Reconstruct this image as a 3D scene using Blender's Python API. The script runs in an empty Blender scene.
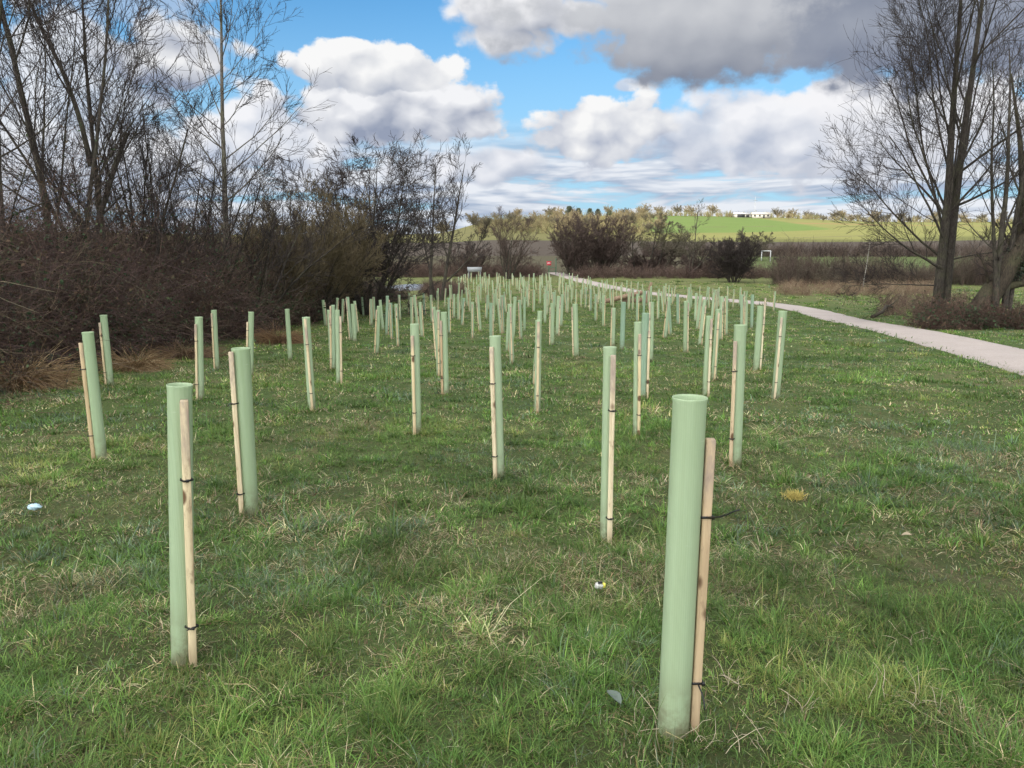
import bpy, math, random
import numpy as np
from mathutils import Vector

# ------------------------------------------------------------------ camera, sky, sun, exposure
SC = bpy.context.scene
COL = SC.collection
R = math.radians
F = 769.0                       # focal length in pixels of a 1024 wide frame
HORIZON = 250.0
PITCH = math.atan((384 - HORIZON) / F)
CAMZ = 1.57
cam_d = bpy.data.cameras.new('camera')
cam = bpy.data.objects.new('camera', cam_d)
COL.objects.link(cam)
cam.location = (0, 0, CAMZ)
cam.rotation_euler = (math.pi / 2 - PITCH, 0, 0)
cam_d.sensor_width = 36.0
cam_d.lens = F / 1024 * 36.0
cam_d.clip_start = 0.05
cam_d.clip_end = 6000
SC.camera = cam

SUN_EL, SUN_AZ = R(33), R(214)          # azimuth clockwise from +Y
SUNV = np.array([math.sin(SUN_AZ) * math.cos(SUN_EL), math.cos(SUN_AZ) * math.cos(SUN_EL), math.sin(SUN_EL)])
sun_d = bpy.data.lights.new('sun', 'SUN')
sun_d.energy = 3.9
sun_d.angle = R(0.53)
sun_d.color = (1.0, 0.94, 0.84)
sun = bpy.data.objects.new('sun', sun_d)
COL.objects.link(sun)
sun.rotation_euler = Vector(-SUNV).to_track_quat('-Z', 'Y').to_euler()
sun.location = (0, 0, 60)

SC.view_settings.view_transform = 'Standard'
SC.view_settings.look = 'None'
SC.view_settings.gamma = 1.0
SC.view_settings.exposure = 0.75
SC.cycles.use_denoising = True
SC.cycles.adaptive_threshold = 0.006
SC.cycles.max_bounces = 6
SC.cycles.diffuse_bounces = 3
SC.cycles.glossy_bounces = 2
SC.cycles.transmission_bounces = 4
SC.cycles.transparent_max_bounces = 6
SC.cycles.caustics_reflective = False
SC.cycles.caustics_refractive = False


def pix_ray(px, py):
    x, y = (px - 512) / F, (384 - py) / F
    cp, sp = math.cos(PITCH), math.sin(PITCH)
    d = np.array([x, cp + y * sp, -sp + y * cp])
    return d / np.linalg.norm(d)


class NT:
    """small helper for writing node trees as expressions"""
    def __init__(self, nt):
        self.nt = nt

    def put(self, sock, v):
        if v is None:
            return
        if hasattr(v, 'is_output'):
            self.nt.links.new(v, sock)
        else:
            try:
                sock.default_value = v
            except Exception:
                sock.default_value = (*v, 1.0)

    def n(self, kind, props=None, out=0, **ins):
        nd = self.nt.nodes.new(kind)
        for k, v in (props or {}).items():
            setattr(nd, k, v)
        for k, v in ins.items():
            k2 = int(k[1:]) if k[0] == 'i' and k[1:].isdigit() else k.replace('_', ' ')
            self.put(nd.inputs[k2], v)
        return nd.outputs[out]

    def m(self, op, a, b=None, c=None, clamp=False):
        nd = self.nt.nodes.new('ShaderNodeMath')
        nd.operation = op
        nd.use_clamp = clamp
        for i, v in enumerate((a, b, c)):
            self.put(nd.inputs[i], v)
        return nd.outputs[0]

    def mix(self, f, a, b, blend='MIX'):
        nd = self.nt.nodes.new('ShaderNodeMix')
        nd.data_type = 'RGBA'
        nd.blend_type = blend
        self.put(nd.inputs['Factor'], f)
        for s, v in ((nd.inputs[6], a), (nd.inputs[7], b)):
            self.put(s, v if hasattr(v, 'is_output') else (*v[:3], 1.0))
        return nd.outputs[2]

    def step(self, x, lo, hi, smooth=True, a=0.0, b=1.0):
        nd = self.nt.nodes.new('ShaderNodeMapRange')
        nd.interpolation_type = 'SMOOTHSTEP' if smooth else 'LINEAR'
        nd.clamp = True
        for i, v in enumerate((x, lo, hi, a, b)):
            self.put(nd.inputs[i], v)
        return nd.outputs[0]

    def vec(self, x, y, z=0.0):
        return self.n('ShaderNodeCombineXYZ', None, 0, i0=x, i1=y, i2=z)

    def noise(self, v, scale, detail=4.0, rough=0.5, dist=0.0, out=0, dim='3D'):
        return self.n('ShaderNodeTexNoise', {'noise_dimensions': dim}, out, Vector=v, Scale=scale, Detail=detail, Roughness=rough, Distortion=dist)

    def voro(self, v, scale, dim='3D'):
        return self.n('ShaderNodeTexVoronoi', {'feature': 'F1', 'voronoi_dimensions': dim}, 0, Vector=v, Scale=scale)


def build_world():
    w = bpy.data.worlds.new('World')
    SC.world = w
    w.use_nodes = True
    nt = w.node_tree
    nt.nodes.clear()
    t = NT(nt)
    K = 0.12                                   # world strength
    sky = nt.nodes.new('ShaderNodeTexSky')
    sky.sky_type = 'NISHITA'
    sky.sun_disc = False
    sky.sun_elevation = SUN_EL
    sky.sun_rotation = SUN_AZ
    sky.air_density = 1.0
    sky.dust_density = 0.4
    sky.ozone_density = 1.6
    d = t.n('ShaderNodeTexCoord', None, 0)
    sep = nt.nodes.new('ShaderNodeSeparateXYZ')
    nt.links.new(d, sep.inputs[0])
    dx, dy, dz = sep.outputs
    az = t.m('ARCTAN2', dx, dy)
    el = t.m('ARCSINE', dz)
    p = t.vec(az, t.m('MULTIPLY', el, 1.35), 0.0)

    def billow(v, det):
        a = t.noise(v, 7.0, det, 0.52, 0.1, dim='2D')
        b = t.voro(t.n('ShaderNodeVectorMath', {'operation': 'ADD'}, 0, i0=v, i1=wv), 24.0, '2D')
        s = t.m('MULTIPLY', a, 0.80)
        return t.m('MULTIPLY_ADD', t.m('SUBTRACT', 1.0, b), 0.24, s)     # about .35 .. .75
    wn = t.noise(p, 16.0, 3.0, 0.6, dim='2D', out=1)
    wv = t.n('ShaderNodeVectorMath', {'operation': 'SCALE'}, 0, i0=wn, Scale=0.035)
    B = billow(p, 6.0)
    po = t.n('ShaderNodeVectorMath', {'operation': 'ADD'}, 0, i0=p, i1=(-0.016, 0.024, 0.0))
    B2 = billow(po, 3.0)
    rel = t.m('SUBTRACT', B, B2)
    fine = t.noise(p, 34.0, 4.0, 0.6, dim='2D')

    def lin(c):                                # display colour of a cloud -> radiance in the background
        e = 2 ** -SC.view_settings.exposure / K
        return tuple(((v / 255 + 0.055) / 1.055) ** 2.4 * e if v > 10 else 0 for v in c)

    base = t.mix(1.0, sky.outputs[0], (0.32, 0.64, 0.80), 'MULTIPLY')
    # paler towards the horizon: thin high haze of the sky itself
    base = t.mix(t.step(el, 0.34, 0.02, True, 0.0, 0.85), base, lin((174, 210, 236)))
    col = base

    # broken stratocumulus seen edge-on in the low band
    ps = t.vec(t.m('MULTIPLY', az, 3.6), t.m('MULTIPLY', el, 26.0), 3.0)
    n1 = t.noise(ps, 1.6, 5.0, 0.56, 0.3, dim='2D')
    pso = t.vec(t.m('MULTIPLY', az, 3.6), t.m('MULTIPLY_ADD', el, 26.0, 0.22), 3.0)
    n1o = t.noise(pso, 1.6, 3.0, 0.56, 0.3, dim='2D')
    band = t.step(el, 0.165, 0.10)
    a = t.m('MULTIPLY', t.step(n1, 0.31, 0.46), band)
    sh = t.m('MULTIPLY_ADD', t.m('SUBTRACT', n1, n1o), 4.5, 0.50, True)
    ccol = t.mix(sh, lin((174, 186, 208)), lin((238, 240, 246)))
    col = t.mix(t.m('MULTIPLY', a, 0.93), col, ccol)
    col = t.mix(t.step(el, 0.055, 0.005, True, 0.0, 0.55), col, lin((214, 224, 238)))

    def blob(col, px, py, w, hu, hd, amp=1.5, soft=0.28, top=(252, 252, 252), bot=(150, 160, 182), k=0.55, off=0.5, gain=1.0, op=1.0):
        top, bot = tuple(min(c, 249) for c in top), bot
        v = pix_ray(px, py)
        a0, e0 = math.atan2(v[0], v[1]), math.asin(v[2])
        ex = t.m('MULTIPLY', t.m('SUBTRACT', az, a0), F / w)
        dyr = t.m('SUBTRACT', el, e0)
        up = t.m('MULTIPLY', t.m('MAXIMUM', dyr, 0.0), F / hu)
        dn = t.m('MULTIPLY', t.m('MINIMUM', dyr, 0.0), -F / hd)
        yy = t.m('ADD', up, dn)
        r = t.m('SQRT', t.m('ADD', t.m('MULTIPLY', ex, ex), t.m('MULTIPLY', yy, yy)))
        D = t.m('MULTIPLY_ADD', t.m('SUBTRACT', B, 0.55), amp * 1.6, t.m('SUBTRACT', 0.92, r))
        D = t.m('MULTIPLY_ADD', t.m('SUBTRACT', fine, 0.5), 0.34, D)
        alpha = t.m('MULTIPLY', t.step(D, 0.0, soft * 0.8), op)
        s = t.m('MULTIPLY_ADD', t.m('SUBTRACT', up, dn), k, off)
        s = t.m('MULTIPLY_ADD', rel, 2.4 * gain, s)
        s = t.m('MULTIPLY_ADD', t.m('SUBTRACT', B, 0.55), 0.15 * gain, s, True)
        return t.mix(alpha, col, t.mix(s, lin(bot), lin(top)))

    # left, behind the bare trees
    col = blob(col, 60, 120, 190, 90, 90, 1.4, 0.35, (246, 246, 250), (190, 200, 218), op=0.85)
    col = blob(col, 168, 58, 58, 44, 70, 1.3, 0.3)
    col = blob(col, 120, -10, 90, 50, 40, 1.4, 0.4, (235, 238, 245), (196, 204, 220), op=0.45)
    col = blob(col, 250, 150, 120, 60, 50, 1.2, 0.4, (244, 245, 250), (190, 200, 218))
    # right-hand cumulus and the low heads in the middle
    col = blob(col, 870, 135, 150, 66, 60, 1.3, 0.35, (246, 246, 249), (196, 202, 216), off=0.62, gain=0.7)
    col = blob(col, 705, 142, 110, 44, 34, 1.1, 0.4, (244, 245, 249), (178, 188, 208), op=0.95)
    col = blob(col, 735, 96, 46, 9, 8, 1.3, 0.9, (222, 226, 236), (196, 208, 226), op=0.5)
    col = blob(col, 626, 86, 17, 9, 7, 0.8, 0.5, (222, 224, 232), (186, 194, 212), op=0.8)
    col = blob(col, 480, 165, 130, 22, 22, 1.2, 0.5, (242, 243, 248), (182, 192, 210))
    col = blob(col, 592, 132, 92, 46, 34, 0.9, 0.2, off=0.58, bot=(164, 174, 196))
    # the tall cumulus left of centre
    col = blob(col, 400, 112, 128, 40, 36, 0.75, 0.2, (244, 245, 248), (150, 160, 182), off=0.62)
    col = blob(col, 375, 72, 100, 34, 22, 0.7, 0.16, (254, 254, 254), (180, 187, 202), off=0.68)
    # the large grey cloud base overhead
    col = blob(col, 560, 20, 120, 60, 38, 1.2, 0.5, (246, 246, 248), (168, 174, 188), off=0.7)
    col = blob(col, 775, 8, 285, 160, 68, 0.62, 0.34, (212, 214, 218), (124, 132, 150), k=0.85, off=0.76, gain=0.22)
    col = blob(col, 930, 20, 160, 140, 62, 0.6, 0.4, (168, 174, 186), (122, 131, 152), k=0.6, off=0.5, gain=0.4)

    # the rest of the sky, out of frame
    out = t.m('MAXIMUM', t.step(t.m('ABSOLUTE', az), 0.66, 0.9), t.step(el, 0.37, 0.52))
    den = t.m('ADD', t.m('MAXIMUM', dz, 0.0), 0.18)
    pp = t.vec(t.m('DIVIDE', dx, den), t.m('DIVIDE', dy, den), 1.7)
    g = t.noise(pp, 1.3, 3.0, 0.55, 0.2, dim='2D')
    ga = t.m('MULTIPLY', t.step(g, 0.36, 0.5), out)
    dot = t.n('ShaderNodeVectorMath', {'operation': 'DOT_PRODUCT'}, 1, i0=d, i1=tuple(SUNV))
    glow = t.step(dot, 0.20, 1.0, True, 1.52, 6.4)
    gc = t.mix(t.step(g, 0.42, 0.7), lin((250, 249, 247)), lin((212, 216, 224)))
    gc = t.n('ShaderNodeVectorMath', {'operation': 'SCALE'}, 0, i0=gc, Scale=glow)
    col = t.mix(ga, col, gc)
    bg = nt.nodes.new('ShaderNodeBackground')
    nt.links.new(col, bg.inputs[0])
    bg.inputs[1].default_value = K
    o = nt.nodes.new('ShaderNodeOutputWorld')
    nt.links.new(bg.outputs[0], o.inputs[0])
    w.cycles.sampling_method = 'MANUAL'
    w.cycles.sample_map_resolution = 512


build_world()

# ------------------------------------------------------------------ helpers
rng = np.random.default_rng(11)
random.seed(5)


def ihash(ix, iy, s):
    h = (ix.astype(np.int64) * 374761393 + iy.astype(np.int64) * 668265263 + s * 974711) & 0x7fffffff
    h = ((h ^ (h >> 13)) * 1274126177) & 0x7fffffff
    return ((h ^ (h >> 16)) & 0xffff) / 65535.0


def vnoise(x, y, s=0):
    x, y = np.asarray(x, float), np.asarray(y, float)
    ix, iy = np.floor(x), np.floor(y)
    fx, fy = x - ix, y - iy
    fx, fy = fx * fx * (3 - 2 * fx), fy * fy * (3 - 2 * fy)
    a, b = ihash(ix, iy, s), ihash(ix + 1, iy, s)
    c, d = ihash(ix, iy + 1, s), ihash(ix + 1, iy + 1, s)
    return (a * (1 - fx) + b * fx) * (1 - fy) + (c * (1 - fx) + d * fx) * fy


PY = np.array([-200, -40, 0, 20, 40, 55, 75, 95, 115, 150, 180, 300, 330, 420, 520, 600, 900, 1800, 4000.])
PZ = np.array([2.2, 1.6, 0, -1.04, -2.0, -2.3, -2.35, -2.2, -1.85, -0.4, 1.0, 5.4, 7.6, 14.8, 22.4, 24.5, 25, 20, 0.])
_gy = np.arange(-200, 4000, 1.0)
_gz = np.interp(_gy, PY, PZ)
_k = np.hanning(15); _k /= _k.sum()
_gz = np.convolve(np.pad(_gz, 7, mode='edge'), _k, mode='valid')
_gz -= np.interp(0.0, _gy, _gz)


def height(x, y):
    x, y = np.asarray(x, float), np.asarray(y, float)
    z = np.interp(y, _gy, _gz)
    r = np.hypot(x, y)
    near = np.clip(1 - r / 14, 0, 1)
    z = z + near * (0.075 * (vnoise(x * 1.1, y * 1.1, 1) - 0.5) + 0.085 * (vnoise(x * 3.1, y * 3.1, 2) - 0.5) + 0.02 * (vnoise(x * 8, y * 8, 3) - .5))
    u = np.clip((-x / np.maximum(y, 1.0) - 0.015) / 0.09, 0, 1)
    u = u * u * (3 - 2 * u) * np.clip((y - 180) / 150, 0, 1)
    z = z - u * np.maximum(z - 1.0, 0) * 0.42
    far = np.clip((y - 220) / 200, 0, 1)
    z = z + far * (4.5 * (vnoise(x / 150 + 5.3, y / 260, 4) - 0.5) + 1.2 * (vnoise(x / 60, y / 90, 5) - 0.5))
    return z


def H(x, y):
    return float(height(np.array([x]), np.array([y]))[0])


def at(px, py):
    """ground point seen at a pixel of the photograph"""
    d = pix_ray(px, py)
    ts = np.concatenate([np.arange(1.0, 60, 0.02), np.arange(60, 700, 0.3)])
    g = CAMZ + ts * d[2] - height(ts * d[0], ts * d[1])
    i = int(np.argmax(g < 0))
    t = ts[i]
    return np.array([t * d[0], t * d[1], H(t * d[0], t * d[1])])


def at_y(px, py, Y):
    d = pix_ray(px, py)
    return np.array([0, 0, CAMZ]) + d * (Y / d[1])


def to_px(p):
    cp, sp = math.cos(PITCH), math.sin(PITCH)
    x, y, z = p[..., 0], p[..., 1], p[..., 2] - CAMZ
    dep = y * cp - z * sp
    return 512 + F * x / dep, 384 - F * (y * sp + z * cp) / dep


def mesh(name, V, faces, mat, smooth=True, col=None, mats=None, mi=None):
    """faces: list of index arrays (n,3) or (n,4)"""
    me = bpy.data.meshes.new(name)
    V = np.asarray(V, np.float32)
    me.vertices.add(len(V))
    me.vertices.foreach_set('co', V.ravel())
    faces = [np.asarray(f, np.int32) for f in faces if len(f)]
    nl = sum(f.size for f in faces)
    npoly = sum(len(f) for f in faces)
    me.loops.add(nl)
    me.polygons.add(npoly)
    me.loops.foreach_set('vertex_index', np.concatenate([f.ravel() for f in faces]))
    tot = np.concatenate([np.full(len(f), f.shape[1], np.int32) for f in faces])
    st = np.concatenate([[0], np.cumsum(tot)[:-1]]).astype(np.int32)
    me.polygons.foreach_set('loop_start', st)
    if smooth:
        me.polygons.foreach_set('use_smooth', np.ones(npoly, bool))
    for m_ in (mats or [mat]):
        me.materials.append(m_)
    if mi is not None:
        me.polygons.foreach_set('material_index', np.asarray(mi, np.int32))
    if col is not None:
        c = np.ones((len(V), 4), np.float32)
        c[:, :3] = col
        at_ = me.color_attributes.new('Col', 'FLOAT_COLOR', 'POINT')
        at_.data.foreach_set('color', c.ravel())
    me.update(calc_edges=True)
    return me


def tag(o, label=None, cat=None, group=None, kind=None):
    if label:
        o['label'] = label
    if cat:
        o['category'] = cat
    if group:
        o['group'] = group
    if kind:
        o['kind'] = kind
    return o


def obj(name, me, parent=None, loc=(0, 0, 0)):
    o = bpy.data.objects.new(name, me)
    COL.objects.link(o)
    o.location = loc
    if parent is not None:
        o.parent = parent
    return o


def empty(name, loc, label, cat, group=None):
    o = bpy.data.objects.new(name, None)
    o.empty_display_size = 0.2
    COL.objects.link(o)
    o.location = loc
    return tag(o, label, cat, group)


def copy_tree(o, name=None, parent=None):
    c = o.copy()
    COL.objects.link(c)
    if parent is not None:
        c.parent = parent
    for ch in list(o.children):
        copy_tree(ch, None, c)
    return c


class MB:
    """collects loose shapes into one mesh"""
    def __init__(self):
        self.V, self.Fq, self.Ft, self.n = [], [], [], 0

    def add(self, V, quads=None, tris=None):
        V = np.asarray(V, float)
        if quads is not None and len(quads):
            self.Fq.append(np.asarray(quads, int) + self.n)
        if tris is not None and len(tris):
            self.Ft.append(np.asarray(tris, int) + self.n)
        self.V.append(V)
        self.n += len(V)
        return self

    def box(self, c, s, rz=0.0, bev=0.0):
        x, y, z = np.array(s) / 2
        if bev > 0:
            b = bev
            ring = [(-x + b, -y), (x - b, -y), (x, -y + b), (x, y - b), (x - b, y), (-x + b, y), (-x, y - b), (-x, -y + b)]
            lay = [(-z, 1 - b / max(x, y)), (-z + b, 1), (z - b, 1), (z, 1 - b / max(x, y))]
            V = np.array([(px * k, py * k, zz) for zz, k in lay for px, py in ring])
            q = [(i * 8 + j, i * 8 + (j + 1) % 8, (i + 1) * 8 + (j + 1) % 8, (i + 1) * 8 + j) for i in range(3) for j in range(8)]
            tr = [(0, j + 1, j) for j in range(1, 7)] + [(24, 24 + j, 24 + j + 1) for j in range(1, 7)]
        else:
            V = np.array([(sx * x, sy * y, sz * z) for sz in (-1, 1) for sx, sy in ((-1, -1), (1, -1), (1, 1), (-1, 1))])
            q = [(0, 3, 2, 1), (4, 5, 6, 7), (0, 1, 5, 4), (1, 2, 6, 5), (2, 3, 7, 6), (3, 0, 4, 7)]
            tr = None
        ca, sa = math.cos(rz), math.sin(rz)
        V = np.stack([V[:, 0] * ca - V[:, 1] * sa, V[:, 0] * sa + V[:, 1] * ca, V[:, 2]], 1) + np.array(c)
        return self.add(V, q, tr)

    def tubes(self, P, Rr, sides=6, cap=False):
        V, Q = tube_arrays(P, Rr, sides)
        self.add(V, Q)
        if cap:
            M_, n_ = P.shape[:2]
            for m_ in range(M_):
                b = self.n - len(V) + m_ * n_ * sides
                c0 = np.array([(b, b + j + 1, b + j) for j in range(1, sides - 1)]) if sides > 2 else []
                e = b + (n_ - 1) * sides
                c1 = np.array([(e, e + j, e + j + 1) for j in range(1, sides - 1)])
                self.Ft += [c0, c1]
        return self

    def mesh(self, name, mat, smooth=True, col=None):
        V = np.concatenate(self.V)
        f = []
        if self.Fq:
            f.append(np.concatenate(self.Fq))
        if self.Ft:
            f.append(np.concatenate(self.Ft))
        return mesh(name, V, f, mat, smooth, col)


def norm(v):
    return v / np.maximum(np.linalg.norm(v, axis=-1, keepdims=True), 1e-9)


def tube_arrays(P, Rr, sides):
    """P (M,n,3) polylines, Rr (M,n) radii -> verts, quads"""
    P = np.asarray(P, float)
    M_, n_ = P.shape[:2]
    T = norm(np.gradient(P, axis=1))
    ref = np.where(np.abs(T[:, :1, 2:3]) > 0.8, np.array([1.0, 0.13, 0]), np.array([0.1, 0, 1.0]))
    A = norm(np.cross(T, np.broadcast_to(ref, T.shape)))
    Bv = np.cross(T, A)
    th = np.arange(sides) * 2 * math.pi / sides
    V = P[:, :, None] + Rr[:, :, None, None] * (A[:, :, None] * np.cos(th)[None, None, :, None] + Bv[:, :, None] * np.sin(th)[None, None, :, None])
    i = np.arange(n_ - 1)[:, None] * sides
    j = np.arange(sides)[None]
    q = np.stack([i + j, i + (j + 1) % sides, i + sides + (j + 1) % sides, i + sides + j], -1).reshape(-1, 4)
    Q = (np.arange(M_)[:, None, None] * n_ * sides + q[None]).reshape(-1, 4)
    return V.reshape(-1, 3), Q


def curves(P0, D0, L, R0, R1, n=5, wig=0.15, up=0.0, g=None):
    """batch of wandering branches"""
    g = g or rng
    M_ = len(P0)
    pts = np.zeros((M_, n, 3))
    pts[:, 0] = P0
    d = norm(np.array(D0, float))
    upv = np.zeros((M_, 3)); upv[:, 2] = up
    for i in range(1, n):
        d = norm(d + g.normal(0, wig, (M_, 3)) + upv)
        pts[:, i] = pts[:, i - 1] + d * (L / (n - 1))[:, None]
    t = np.linspace(0, 1, n)[None]
    rad = R0[:, None] * (1 - t) + R1[:, None] * t
    return pts, rad


def offshoots(pts, rad, L, k, t0=0.2, t1=1.0, ang=0.8, sd=0.2, lr=0.5, fall=0.6, rr=0.55, rmin=0.004, n=5, wig=0.15, up=0.1, g=None, flat=0.0):
    """k children on every branch of the batch"""
    g = g or rng
    M_, npt = pts.shape[:2]
    t = (t0 + (t1 - t0) * (np.arange(k)[None] + g.random((M_, k))) / k)
    f = t * (npt - 1)
    i = np.minimum(f.astype(int), npt - 2)
    fr = (f - i)[..., None]
    m = np.arange(M_)[:, None]
    p = pts[m, i] * (1 - fr) + pts[m, i + 1] * fr
    tan = norm(pts[m, i + 1] - pts[m, i])
    r = rad[m, i] * (1 - fr[..., 0]) + rad[m, i + 1] * fr[..., 0]
    rv = g.normal(0, 1, tan.shape)
    rv[..., 2] *= (1 - flat)
    perp = norm(rv - tan * (rv * tan).sum(-1, keepdims=True))
    a = g.normal(ang, sd, (M_, k))[..., None]
    d = tan * np.cos(a) + perp * np.sin(a)
    Lc = L[:, None] * lr * (1 - fall * (t - t0) / (t1 - t0 + 1e-6)) * g.uniform(0.65, 1.25, (M_, k))
    rc = np.maximum(r * rr * g.uniform(0.7, 1.1, (M_, k)), rmin)
    p, d, Lc, rc = p.reshape(-1, 3), d.reshape(-1, 3), Lc.ravel(), rc.ravel()
    cp, cr = curves(p, d, Lc, rc, np.maximum(rc * 0.3, rmin * 0.7), n, wig, up, g)
    return cp, cr, Lc


# ------------------------------------------------------------------ materials
def new_mat(name):
    m = bpy.data.materials.new(name)
    m.use_nodes = True
    nt = m.node_tree
    b = nt.nodes['Principled BSDF']
    return m, NT(nt), b


def simple(name, c, rough=0.8, spec=0.3, var=0.25, scale=8.0, metal=0.0):
    m, t, b = new_mat(name)
    co = t.n('ShaderNodeTexCoord', None, 3)
    n = t.noise(co, scale, 5, 0.6)
    rnd = t.n('ShaderNodeObjectInfo', None, 5)
    k = t.m('MULTIPLY_ADD', t.m('SUBTRACT', n, 0.5), 2 * var, 1.0)
    k = t.m('MULTIPLY_ADD', t.m('SUBTRACT', rnd, 0.5), var * 0.5, k)
    cc = t.n('ShaderNodeVectorMath', {'operation': 'SCALE'}, 0, i0=tuple(c), Scale=k)
    t.put(b.inputs['Base Color'], cc)
    b.inputs['Roughness'].default_value = rough
    b.inputs['Specular IOR Level'].default_value = spec
    b.inputs['Metallic'].default_value = metal
    bp = t.n('ShaderNodeBump', None, 0, Strength=0.35, Distance=0.01, Height=n)
    t.put(b.inputs['Normal'], bp)
    return m


def vcol_mat(name, rough=0.75, spec=0.25, trans=0.0, var=0.0):
    """uses the colour each blade or twig was given"""
    m, t, b = new_mat(name)
    c = t.n('ShaderNodeVertexColor', {'layer_name': 'Col'}, 0)
    t.put(b.inputs['Base Color'], c)
    b.inputs['Roughness'].default_value = rough
    b.inputs['Specular IOR Level'].default_value = spec
    if trans:
        tr = t.n('ShaderNodeBsdfTranslucent', None, 0, Color=c)
        mx = t.n('ShaderNodeMixShader', None, 0, i0=trans, i1=b.outputs[0], i2=tr)
        t.put(m.node_tree.nodes['Material Output'].inputs[0], mx)
    return m


def bark(name, c1, c2, scale=6.0, moss=0.0):
    m, t, b = new_mat(name)
    co = t.n('ShaderNodeTexCoord', None, 3)
    mp = t.n('ShaderNodeMapping', None, 0, Vector=co, Scale=(1.0, 1.0, 0.22))
    n = t.noise(mp, scale * 4, 6, 0.65)
    n2 = t.noise(co, scale * 0.25, 4, 0.6)
    c = t.mix(t.step(n, 0.35, 0.65), c1, c2)
    if moss:
        c = t.mix(t.m('MULTIPLY', t.step(n2, 0.45, 0.65), moss), c, (0.10, 0.11, 0.045))
    t.put(b.inputs['Base Color'], c)
    b.inputs['Roughness'].default_value = 0.9
    b.inputs['Specular IOR Level'].default_value = 0.15
    t.put(b.inputs['Normal'], t.n('ShaderNodeBump', None, 0, Strength=0.7, Distance=0.03, Height=n))
    return m


M_BARK = bark('dark_bark', (0.030, 0.025, 0.020), (0.075, 0.064, 0.052), moss=0.2)
M_BARK_L = bark('grey_bark', (0.07, 0.06, 0.05), (0.17, 0.15, 0.125), moss=0.4)
M_BARK_MOSS = bark('mossy_bark', (0.030, 0.024, 0.018), (0.075, 0.060, 0.042), moss=0.25)
M_TWIG = simple('twig_dark', (0.044, 0.035, 0.031), 0.85, 0.15)
M_TWIG_P = simple('twig_purple', (0.078, 0.056, 0.046), 0.85, 0.15)
M_TWIG_O = simple('twig_olive', (0.125, 0.098, 0.055), 0.85, 0.15)
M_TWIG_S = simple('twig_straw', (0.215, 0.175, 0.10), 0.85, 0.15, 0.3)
M_TWIG_G = simple('twig_greygreen', (0.12, 0.105, 0.07), 0.85, 0.15)
M_THICK = vcol_mat('bramble', 0.85, 0.15)
M_GRASS = vcol_mat('grass_blade', 0.55, 0.35, 0.35)
M_LEAF = vcol_mat('dark_leaf', 0.45, 0.4, 0.15)
M_DRY = vcol_mat('dry_grass', 0.8, 0.2, 0.25)

# ------------------------------------------------------------------ ground
# left edge of the bramble thicket and right edge of the planted field, as ground points
HEDGE_PX = [(-260, 470), (-90, 415), (0, 388), (70, 372), (150, 358), (230, 342), (290, 328), (330, 317), (380, 306), (420, 296), (452, 287)]
HEDGE = np.array([at(*p)[:2] for p in HEDGE_PX])
PATH_L = [(1180, 428), (1024, 376.5), (968, 358), (916, 342.5), (864, 330.8), (822, 319), (789, 308.5), (768, 304.8), (728, 301.6), (668, 296.6), (638, 293.4), (614, 289.6), (580, 281.8), (564, 276.6), (553, 273.2)]
PATH_R = [(1180, 384), (1024, 349.5), (966, 337.8), (895, 323.4), (845, 313.5), (810, 306.3), (789, 304.6), (768, 302.7), (728, 299.2), (668, 294.4), (638, 290.8), (614, 286.6), (580, 278.9), (566, 275.0), (556, 272.4)]
PLA = np.array([at(*p)[:2] for p in PATH_L])
PRA = np.array([at(*p)[:2] for p in PATH_R])


def resample(P, k, smooth=5):
    d = np.concatenate([[0], np.cumsum(np.linalg.norm(np.diff(P, axis=0), axis=1))])
    s = np.linspace(0, d[-1], k)
    Q = np.stack([np.interp(s, d, P[:, i]) for i in range(P.shape[1])], 1)
    if smooth:
        w = np.hanning(smooth + 2)[1:-1]; w /= w.sum()
        h = smooth // 2
        Q = np.stack([np.convolve(np.pad(Q[:, i], h, mode='reflect', reflect_type='odd'), w, mode='valid') for i in range(Q.shape[1])], 1)
    return Q


PC = resample((PLA + PRA) / 2, 220, 21)
_w = np.linalg.norm(PLA - PRA, axis=1)
print('path centre', PC[::40].round(1).tolist(), 'hedge', HEDGE.round(1).tolist())


def path_dist(x, y):
    P = np.stack([np.ravel(x), np.ravel(y)], 1)
    out = np.full(len(P), 1e9)
    for a in range(0, len(PC), 1):
        out = np.minimum(out, np.hypot(P[:, 0] - PC[a, 0], P[:, 1] - PC[a, 1]))
    return out


def hedge_x(y):
    o = np.argsort(HEDGE[:, 1])
    return np.interp(y, HEDGE[o, 1], HEDGE[o, 0])


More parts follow.
